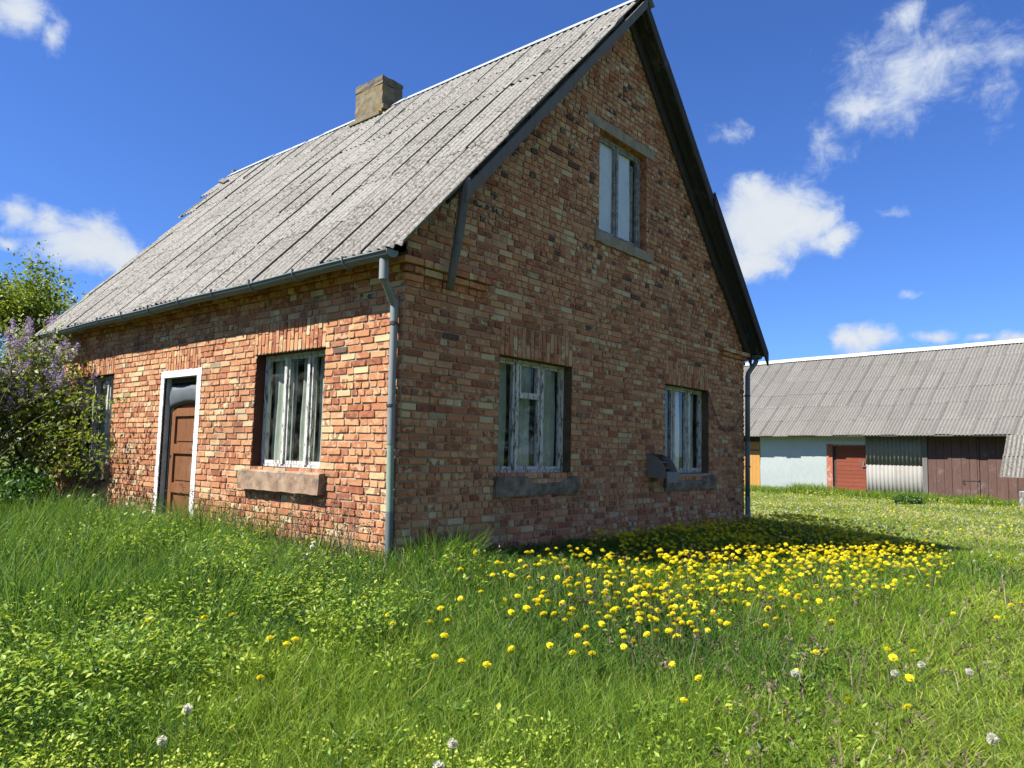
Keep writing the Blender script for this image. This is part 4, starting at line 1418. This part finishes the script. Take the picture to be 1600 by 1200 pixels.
def seed_geo(rng, R=.022, n=150):
    d = rdir(n, rng); P = d*R*.25; s = rdir(n, rng)
    V, F, T = leaves(P, d, s, np.full(n, R*.8)*rng.uniform(.85, 1.1, n), np.full(n, R*.62), rng.random(n), 0)
    return V, F, T


def tilt_m(az, a):
    c, s_ = math.cos(a), math.sin(a)
    ax = np.array([-math.sin(az), math.cos(az), 0]); K = np.array([[0, -ax[2], ax[1]], [ax[2], 0, -ax[0]], [-ax[1], ax[0], 0]])
    return np.eye(3)+s_*K+(1-c)*K@K


rngd = np.random.default_rng(31)
FLOWERS, STEMS, SEEDS = [], [], []
for k in range(6):
    V, F, T = flower_geo(rngd)
    V = V@tilt_m(rngd.uniform(0, 6.28), rngd.uniform(.05, .7)).T
    cv, cf = cup_geo()
    VV = np.concatenate([V, cv]); FF = np.concatenate([F, cf+len(V)]); TT = np.concatenate([T, np.full((len(cv), 3), .3)])
    FLOWERS.append(np_mesh('flower_head', VV, None, FF, [M['petal'], M['stem']], TT, mi3=np.concatenate([np.zeros(len(F), int), np.ones(len(cf), int)])))
for k in range(3):
    V, F, T = seed_geo(rngd)
    SEEDS.append(np_mesh('seed_head', V, None, F, [M['fluff']], T))
for k in range(5):
    m = MB(); a = rngd.uniform(0, 6.28); bnd = rngd.uniform(.0, .045)
    m.tube([(bnd*math.cos(a)*(1-t)**2, bnd*math.sin(a)*(1-t)**2, t-1) for t in (0, .35, .7, 1)], [.0030, .0028, .0025, .0024], 5, 0, (float(rngd.random()),)*3, cap=False)
    o = m.build('dandelion', M['stem']); STEMS.append(o.data); bpy.data.objects.remove(o)


def dandelion(x, y, h, s, label, group, seed=False):
    """the root is the stem (its top at the origin, length one, scaled to h); the head is its child"""
    z = float(zg(x, y))
    o = bpy.data.objects.new('dandelion', STEMS[random.randrange(len(STEMS))]); COL.objects.link(o)
    o.location = (x, y, z+h); o.scale = (1, 1, h+.02)
    tag(o, label, 'dandelion', group)
    c = bpy.data.objects.new('seed_head' if seed else 'flower_head', (SEEDS if seed else FLOWERS)[random.randrange(3 if seed else 6)]); COL.objects.link(c)
    c.parent = o; c.rotation_euler = (0, 0, random.random()*6.28); c.scale = (s, s, s/(h+.02))
    return o


YF = [(-2.59, -0.74), (-2.33, -0.91), (-2.16, -0.93), (-1.51, -0.52), (-2.65, -2.09), (-2.15, -1.63), (-2.21, -1.64), (-2.3, -1.6), (-3.07, -2.21), (-1.33, -1.22), (-1.47, -1.64), (-1.61, -1.85), (-1.56, -2.25), (-1.78, -2.4), (-1.71, -2.54), (-1.64, -2.66), (-1.31, -2.02), (-1.18, -1.82), (-1.4, -1.97), (-1.4, -2.61), (-1.15, -2.87), (-0.98, -2.89), (-1.07, -2.65), (-0.73, -2.95), (-0.65, -2.98), (-0.89, -3.35), (-0.9, -2.73), (-0.93, -2.82), (-0.59, -1.64), (-0.85, -1.68), (-0.58, -1.88), (-0.48, -1.9), (-0.47, -2.17), (-0.16, -2.33), (-0.67, -2.62), (-0.5, -2.39), (-0.85, -2.16), (-0.65, -2.35), (-0.89, -3.51), (-1.31, -3.65), (-0.35, -3.84), (0.27, -3.76), (0.2, -3.85), (-0.01, -4.36), (-0.61, -4.47), (-0.78, -4.26), (0.53, -4.12), (0.61, -4.24), (0.3, -4.2), (0.59, -3.31), (0.72, -3.32), (1.08, -3.61), (3.14, -4.47), (3.22, -4.54), (2.41, -4.46), (2.16, -4.2), (7.45, -3.84), (7.16, -3.98)]
SF = [(0.02, -4.41), (-0.22, -4.33), (-0.05, -4.65), (-1.1, -4.89), (-0.71, -3.97), (-3.33, -2.54), (-3.13, -2.33), (-2.6, -3.35), (-2.75, -3.43), (-1.19, 6.98), (-0.92, 5.51), (-0.7, 5.27), (-1.09, 2.85), (-0.69, 1.42), (-0.92, 0.01), (-1.13, -0.23), (-0.76, 0.22)]
POLY = [(-0.11, -0.92), (1.46, -1.04), (2.6, -.5), (4.28, -0.45), (8.6, -.25), (10.5, 0.0), (8.6, -1.52), (8.2, -3.1), (5.57, -3.66), (3.12, -3.73), (1.96, -3.44), (0.85, -3.22), (-0.12, -3.09), (-0.81, -2.89), (-0.93, -2.44), (-0.78, -1.99), (-0.75, -1.56)]


def inpoly(x, y):
    c = np.zeros(len(x), bool); n = len(POLY); j = n-1
    for i in range(n):
        xi, yi = POLY[i]; xj, yj = POLY[j]
        c ^= ((yi > y) != (yj > y)) & (x < (xj-xi)*(y-yi)/(yj-yi+1e-12)+xi); j = i
    return c


def dandelions():
    rng = np.random.default_rng(17)
    for (x, y) in YF:
        h = rng.uniform(.17, .23)
        if x < -1.9: lab = 'yellow dandelion among the lush weeds of the left foreground'
        elif x > 1.5: lab = 'lone yellow dandelion out on the short lawn to the right'
        elif y < -3.2: lab = 'yellow dandelion standing apart in the right foreground grass'
        else: lab = 'yellow dandelion scattered in the grass before the dense patch'
        dandelion(x, y, h, rng.uniform(1.05, 1.35), lab, 'scattered yellow dandelions')
    for (x, y) in SF:
        if x < -2: lab = 'white dandelion clock near the bottom edge of the left foreground'
        elif y < -3: lab = 'white dandelion clock on the short lawn at the lower right'
        else: lab = 'white dandelion clock in tall grass by the sunlit wall'
        dandelion(x, y, rng.uniform(.22, .28)+(.12 if y > 1 else 0), rng.uniform(.9, 1.1), lab, 'white dandelion clocks', True)
    # the dense patch
    N = 16000
    x = rng.uniform(-1.2, 10.6, N); y = rng.uniform(-4.0, .1, N)
    dn = .35+.65*vnoise(x, y, 1.0, 41)
    ridge_ = np.exp(-((y+2.35-.1*np.sin(x))/.62)**2)
    wallp = np.clip(1-np.abs(y+1.0)/1.7, 0, 1)**.5*1.15*np.clip((x-1.2)/1.5, 0, 1)
    left = np.clip((x+1.3)/1.9, .08, 1)
    dn = dn**1.15*np.clip(.20+ridge_*1.05+wallp*1.35+.5*np.exp(-((y+.85)/.35)**2)*(x > -.1), 0, 1.4)*left
    k = inpoly(x, y) & (rng.random(N) < dn*.50) & ~in_house(x, y, .10)
    x, y = x[k], y[k]
    d = np.hypot(x-CAM.x, y-CAM.y); o = np.argsort(d); x, y = x[o], y[o]
    cut = 300-len(YF)
    for i in range(min(cut, len(x))):
        shade = (y[i] > -.42-.24*x[i]-.55) if x[i] < 9 else False
        lab = 'yellow dandelion in the shaded strip under the gable wall' if shade else 'yellow dandelion in the dense sunlit patch before the gable'
        dandelion(float(x[i]), float(y[i]), rng.uniform(.14, .28), rng.uniform(.9, 1.5), lab, 'shaded dandelions under the gable' if shade else 'sunlit dandelions before the gable')
    # the rest of the patch and the flowers dotted over the far lawn, as one mass
    fx, fy = list(x[cut:]), list(y[cut:])
    n2 = 11000
    X, Y, r = scatter(n2, 9, 33, 1.2, rng)
    bx = (X-BA.x)*bo.x+(Y-BA.y)*bo.y
    k = ~in_house(X, Y, .1) & (bx < .3) & (X > 6.5) & (rng.random(n2) < .20+.8*(vnoise(X, Y, .7, 51) > .55)) & (~inpoly(X, Y))
    k &= (Y > -.15*(X-8)-2.5) | (rng.random(n2) < .13)
    X, Y = X[k], Y[k]
    isseed = rng.random(len(X)) < .55
    Vs, Fs, Ts, Ms = [], [], [], []; off = 0
    for i in range(len(fx)+len(X)):
        patch = i < len(fx)
        px, py = (fx[i], fy[i]) if patch else (X[i-len(fx)], Y[i-len(fx)])
        sd = (not patch) and isseed[i-len(fx)]
        if sd: V, F, T = seed_geo(rng, .020, 26); mi = 1
        else: V, F, T = flower_geo(rng, ((.021, -.001, 10), (.018, .006, 9), (.010, .011, 6)), rng.uniform(.9, 1.5)); mi = 0; V = V@tilt_m(rng.uniform(0, 6.28), rng.uniform(.05, .5)).T
        V = V+np.array([px, py, float(zg(px, py))+rng.uniform(.15, .26)])
        Vs.append(V); Fs.append(F+off); Ts.append(T); Ms.append(np.full(len(F), mi)); off += len(V)
    me = np_mesh('distant_dandelions', np.concatenate(Vs), None, np.concatenate(Fs), [M['petal'], M['fluff']], np.concatenate(Ts), mi3=np.concatenate(Ms))
    tag(link('distant_dandelions', me), kind='stuff')


dandelions()


# ------------------------------------------------------------------ shrubs and trees
def limbs(mb, p, d, L, r, depth, rng, tips, spread=.55, up=.15, n=4, gravity=0.0, mids=None):
    pts = [Vector(p)]; rad = [r]; d = Vector(d).normalized()
    for i in range(n):
        d = (d+Vector(rng.normal(0, .12, 3))+Vector((0, 0, up*.25-gravity*i*.1))).normalized()
        pts.append(pts[-1]+d*L/n); rad.append(r*(1-.55*(i+1)/n))
    mb.tube(pts, rad, 6 if r > .02 else 4, tint=(float(rng.random()),)*3, cap=False)
    tips += [tuple(q) for q in (pts[-1], pts[-2])]+([tuple(pts[-3])] if n > 4 else [])
    if depth > 0:
        for k in range(int(rng.integers(2, 4))+(depth > 1)):
            t = rng.uniform(.45, 1.0); i = min(n-1, int(t*n)); q = pts[i].lerp(pts[i+1], t*n-i)
            nd = (d+Vector(rng.normal(0, spread, 3))+Vector((0, 0, up))).normalized()
            limbs(mb, q, nd, L*rng.uniform(.45, .68), rad[i]*.62, depth-1, rng, tips, spread, up, n, gravity)


def foliage(name, tips, per, rad, L, W_, matname, rng, parent, tint=(.5, .22), flat=1.0):
    T0 = np.array(tips); idx = np.repeat(np.arange(len(T0)), per); n = len(idx)
    cl = rng.normal(0, .16, len(T0))
    P = T0[idx]+rng.normal(0, rad, (n, 3))
    P[:, 2] = np.maximum(P[:, 2], zg(P[:, 0], P[:, 1])+.03)
    k = ~((P[:, 0] > -.03) & (P[:, 0] < WX) & (P[:, 1] > 0) & (P[:, 1] < LY+.02) & (P[:, 2] < 3)); P = P[k]; idx = idx[k]; n = len(P)
    Ls = L*rng.uniform(.6, 1.25, n)
    V, F, T = leaves(P, rdir(n, rng, -.1), rdir(n, rng, 1.2*flat), Ls, Ls*W_, np.clip(rng.normal(tint[0], tint[1], n)+cl[idx], 0, 1))
    return link(name, np_mesh(name, V, None, F, [M[matname]], T), parent)


def lilac():
    rng = np.random.default_rng(23)
    base = (-1.25, 8.55, float(zg(-1.25, 8.55)))
    root = empty('lilac_bush', base, 'big tangled lilac bush with pale purple blossom at the left wall', 'bush')
    inv = Vector(base)
    mb = MB(); tips = []
    for k in range(20):
        a = rng.uniform(0, 6.28); q = rng.uniform(.1, .8)
        p = Vector((base[0]+q*math.cos(a), base[1]+q*math.sin(a), base[2]-.05))
        limbs(mb, p, (.42*math.cos(a)+.05, .42*math.sin(a), 1.0), rng.uniform(1.3, 1.9), .034, 2, rng, tips, .55, .30, 5)
    # thin arching twigs reaching across the window
    tw = []
    for (p, q, sag) in (((-1.3, 7.4, .9), (-.45, 5.5, 1.62), .25), ((-1.2, 7.5, .4), (-.35, 6.0, 1.0), .35), ((-1.0, 7.2, .2), (-.5, 5.9, .75), .2), ((-1.4, 7.6, 1.2), (-.5, 6.2, 1.75), .2), ((-.9, 7.2, .15), (-.3, 6.6, 1.4), .1),
                       ((-1.0, 7.6, .1), (-.55, 5.3, .95), .5), ((-1.1, 7.1, .15), (-.35, 6.4, .6), .3), ((-1.5, 7.3, .5), (-.7, 5.7, 1.25), .3), ((-1.2, 7.6, .1), (-.4, 7.0, 1.9), .05)):
        P = [Vector(p).lerp(Vector(q), t)+Vector((0, 0, sag*math.sin(math.pi*t))) for t in np.linspace(0, 1, 7)]
        mb.tube(P, [.008, .0075, .007, .006, .005, .004, .003], 4, tint=(float(rng.random()),)*3, cap=False)
        tw += [tuple(v) for v in P[3:]]
    mb.v = [tuple(Vector(v)-inv) for v in mb.v]
    mb.build('branch', M['bark'], root, smooth=True)
    tips = [t for t in tips if t[0] < -.16]
    # dense lower skirt of suckers and leaves
    low = []
    for k in range(85):
        a = rng.uniform(0, 6.28); q = 1.15*math.sqrt(rng.random())
        low.append((base[0]-.15+q*math.cos(a)*.9, base[1]-.35+q*math.sin(a)*1.25, rng.uniform(.25, 2.3)))
    tips += [t for t in low if t[0] < -.22]
    tips = [t for t in tips if t[1]+.52*t[0] > 6.78+.12*rng.random()]
    f = foliage('leaves', tips, 26, .19, .095, .68, 'lilacleaf', rng, root, (.55, .26)); f.location = -inv
    f2 = foliage('leaves', tw, 24, .10, .07, .6, 'treeleaf', rng, root, (.45, .2)); f2.location = -inv
    # blossom panicles on the upper outer tips
    ok = [t for t in tips if (t[2] > 1.5 or rng.random() < .08) and (t[0]-base[0])*-.55+(t[1]-base[1])*-.8+(t[2]-1.8)*.5 > -.1]
    sel = [ok[i] for i in rng.choice(len(ok), min(230, len(ok)), replace=False)]
    Vs, Fs, Ts = [], [], []; off = 0
    for t in sel:
        ax = np.array([rng.normal(0, .4), rng.normal(0, .4), 1.0]); ax /= np.linalg.norm(ax)
        h = rng.uniform(.20, .32); n = 190
        s = rng.random(n); rr_ = .050*(1-.75*s)
        out = np.array(t)-np.array([base[0], base[1], 1.6]); out = out/np.linalg.norm(out)*np.array([1, 1, .8])
        P = np.array(t)+out*rng.uniform(.12, .30)+ax*(s*h)[:, None]+rng.normal(0, 1, (n, 3))*rr_[:, None]
        V, F, T = leaves(P, rdir(n, rng), rdir(n, rng), np.full(n, .020), np.full(n, .018), np.clip(rng.normal(rng.uniform(.3, .7), .2, n), 0, 1), 0)
        Vs.append(V); Fs.append(F+off); Ts.append(T); off += len(V)
    b = link('blossom', np_mesh('blossom', np.concatenate(Vs), None, np.concatenate(Fs), [M['lilac']], np.concatenate(Ts)), root); b.location = -inv


lilac()


def tree(name, base, label, cat, h, r, nst, seed, matname, per, L, rad, tint, group=None, crown='crown', depth=3, lean=(0, 0)):
    rng = np.random.default_rng(seed)
    base = (base[0], base[1], float(zg(base[0], base[1])))
    root = empty(name, base, label, cat, group)
    inv = Vector(base); mb = MB(); tips = []
    pts = [Vector(base)+Vector((lean[0]*t, lean[1]*t, h*.45*t)) for t in (0, .5, 1)]
    mb.tube(pts, [r, r*.85, r*.7], 8, cap=False)
    for k in range(nst):
        a = 6.28*k/nst+rng.uniform(-.3, .3)
        limbs(mb, pts[-1]+Vector((0, 0, rng.uniform(-.3, .1)*h*.3)), (.55*math.cos(a), .55*math.sin(a), 1), h*rng.uniform(.30, .42), r*.55, depth, rng, tips, .5, .25, 4)
    mb.v = [tuple(Vector(v)-inv) for v in mb.v]
    mb.build('trunk', M['bark'], root, smooth=True)
    f = foliage(crown, tips, per, rad, L, .62, matname, rng, root, tint); f.location = -inv


tree('leafy_tree', (.75, 15.2), 'tall yellow green spring tree standing behind the lilac bush', 'tree', 5.0, .13, 6, 3, 'treeleaf', 26, .10, .20, (.5, .22))
tree('leafy_tree', (2.1, 15.3), 'low grey green sapling peeping past the far roof edge', 'tree', 4.3, .07, 4, 5, 'lilacleaf', 14, .08, .15, (.55, .2), depth=2)


def clump(name, spots, label, cat, matname, seed, hmax, L, n):
    rng = np.random.default_rng(seed)
    bx, by = spots[0][:2]; base = Vector((bx, by, float(zg(bx, by))))
    root = empty(name, base, label, cat)
    mb = MB(); tips = []
    for (x, y, rad) in spots:
        for k in range(n):
            a = rng.uniform(0, 6.28); q = rad*math.sqrt(rng.random()); px, py = x+q*math.cos(a), y+q*math.sin(a)
            hh = hmax*rng.uniform(.5, 1)*(1-.35*q/rad)
            z = float(zg(px, py))
            P = [Vector((px, py, z)), Vector((px+rng.normal(0, .04), py+rng.normal(0, .04), z+hh*.5)), Vector((px+rng.normal(0, .07), py+rng.normal(0, .07), z+hh))]
            mb.tube(P, [.005, .004, .003], 4, cap=False)
            tips += [tuple(P[0].lerp(P[2], t)) for t in (.3, .5, .7, .85, 1)]
    mb.v = [tuple(Vector(v)-base) for v in mb.v]
    mb.build('stems', M['stem'], root)
    f = foliage('leaves', tips, 7, .05, L, .6, matname, rng, root, (.45, .22)); f.location = -base


clump('nettle_clump', [(-1.75, 6.7, .7), (-2.3, 6.0, .7), (-1.15, 6.9, .45), (-2.9, 5.2, .8)], 'dark green nettle clump at the foot of the lilac', 'plant', 'darkleaf', 61, .85, .085, 75)
clump('weed_clump', [(24.9, 1.05, .45)], 'low green weed clump in front of the barn post', 'plant', 'darkleaf', 62, .42, .07, 70)


def far_wood():
    """the wood on the other side of the yard, mirrored in the window panes"""
    rng = np.random.default_rng(77)
    Vs, Fs, Ts = [], [], []; off = 0
    spots = [(-24+2.5*math.sin(k*2.1), 2+k*4.2) for k in range(10)]+[(17+k*5.5, -27+2*math.sin(k*1.7)) for k in range(6)]+[(-20+k*6, -30+2*math.sin(k)) for k in range(5)]
    for (x, y) in spots:
        h = rng.uniform(6.5, 9.5); n = 2600; w_ = rng.uniform(2.2, 3.2)
        d = rdir(n, rng); q = rng.random(n)**.4
        P = np.array([x, y, float(zg(x, y))+h*.54])+d*q[:, None]*np.array([w_, w_, h*.46])*(1+.25*np.sin(d[:, :1]*5+x)*np.cos(d[:, 1:2]*4+y))
        V, F, T = leaves(P, rdir(n, rng, -.1), rdir(n, rng, 1), rng.uniform(.35, .65, n), rng.uniform(.3, .5, n), np.clip(rng.normal(.35, .25, n), 0, 1))
        Vs.append(V); Fs.append(F+off); Ts.append(T); off += len(V)
    me = np_mesh('far_wood', np.concatenate(Vs), None, np.concatenate(Fs), [M['darkleaf']], np.concatenate(Ts))
    tag(link('far_wood', me), kind='stuff')


far_wood()
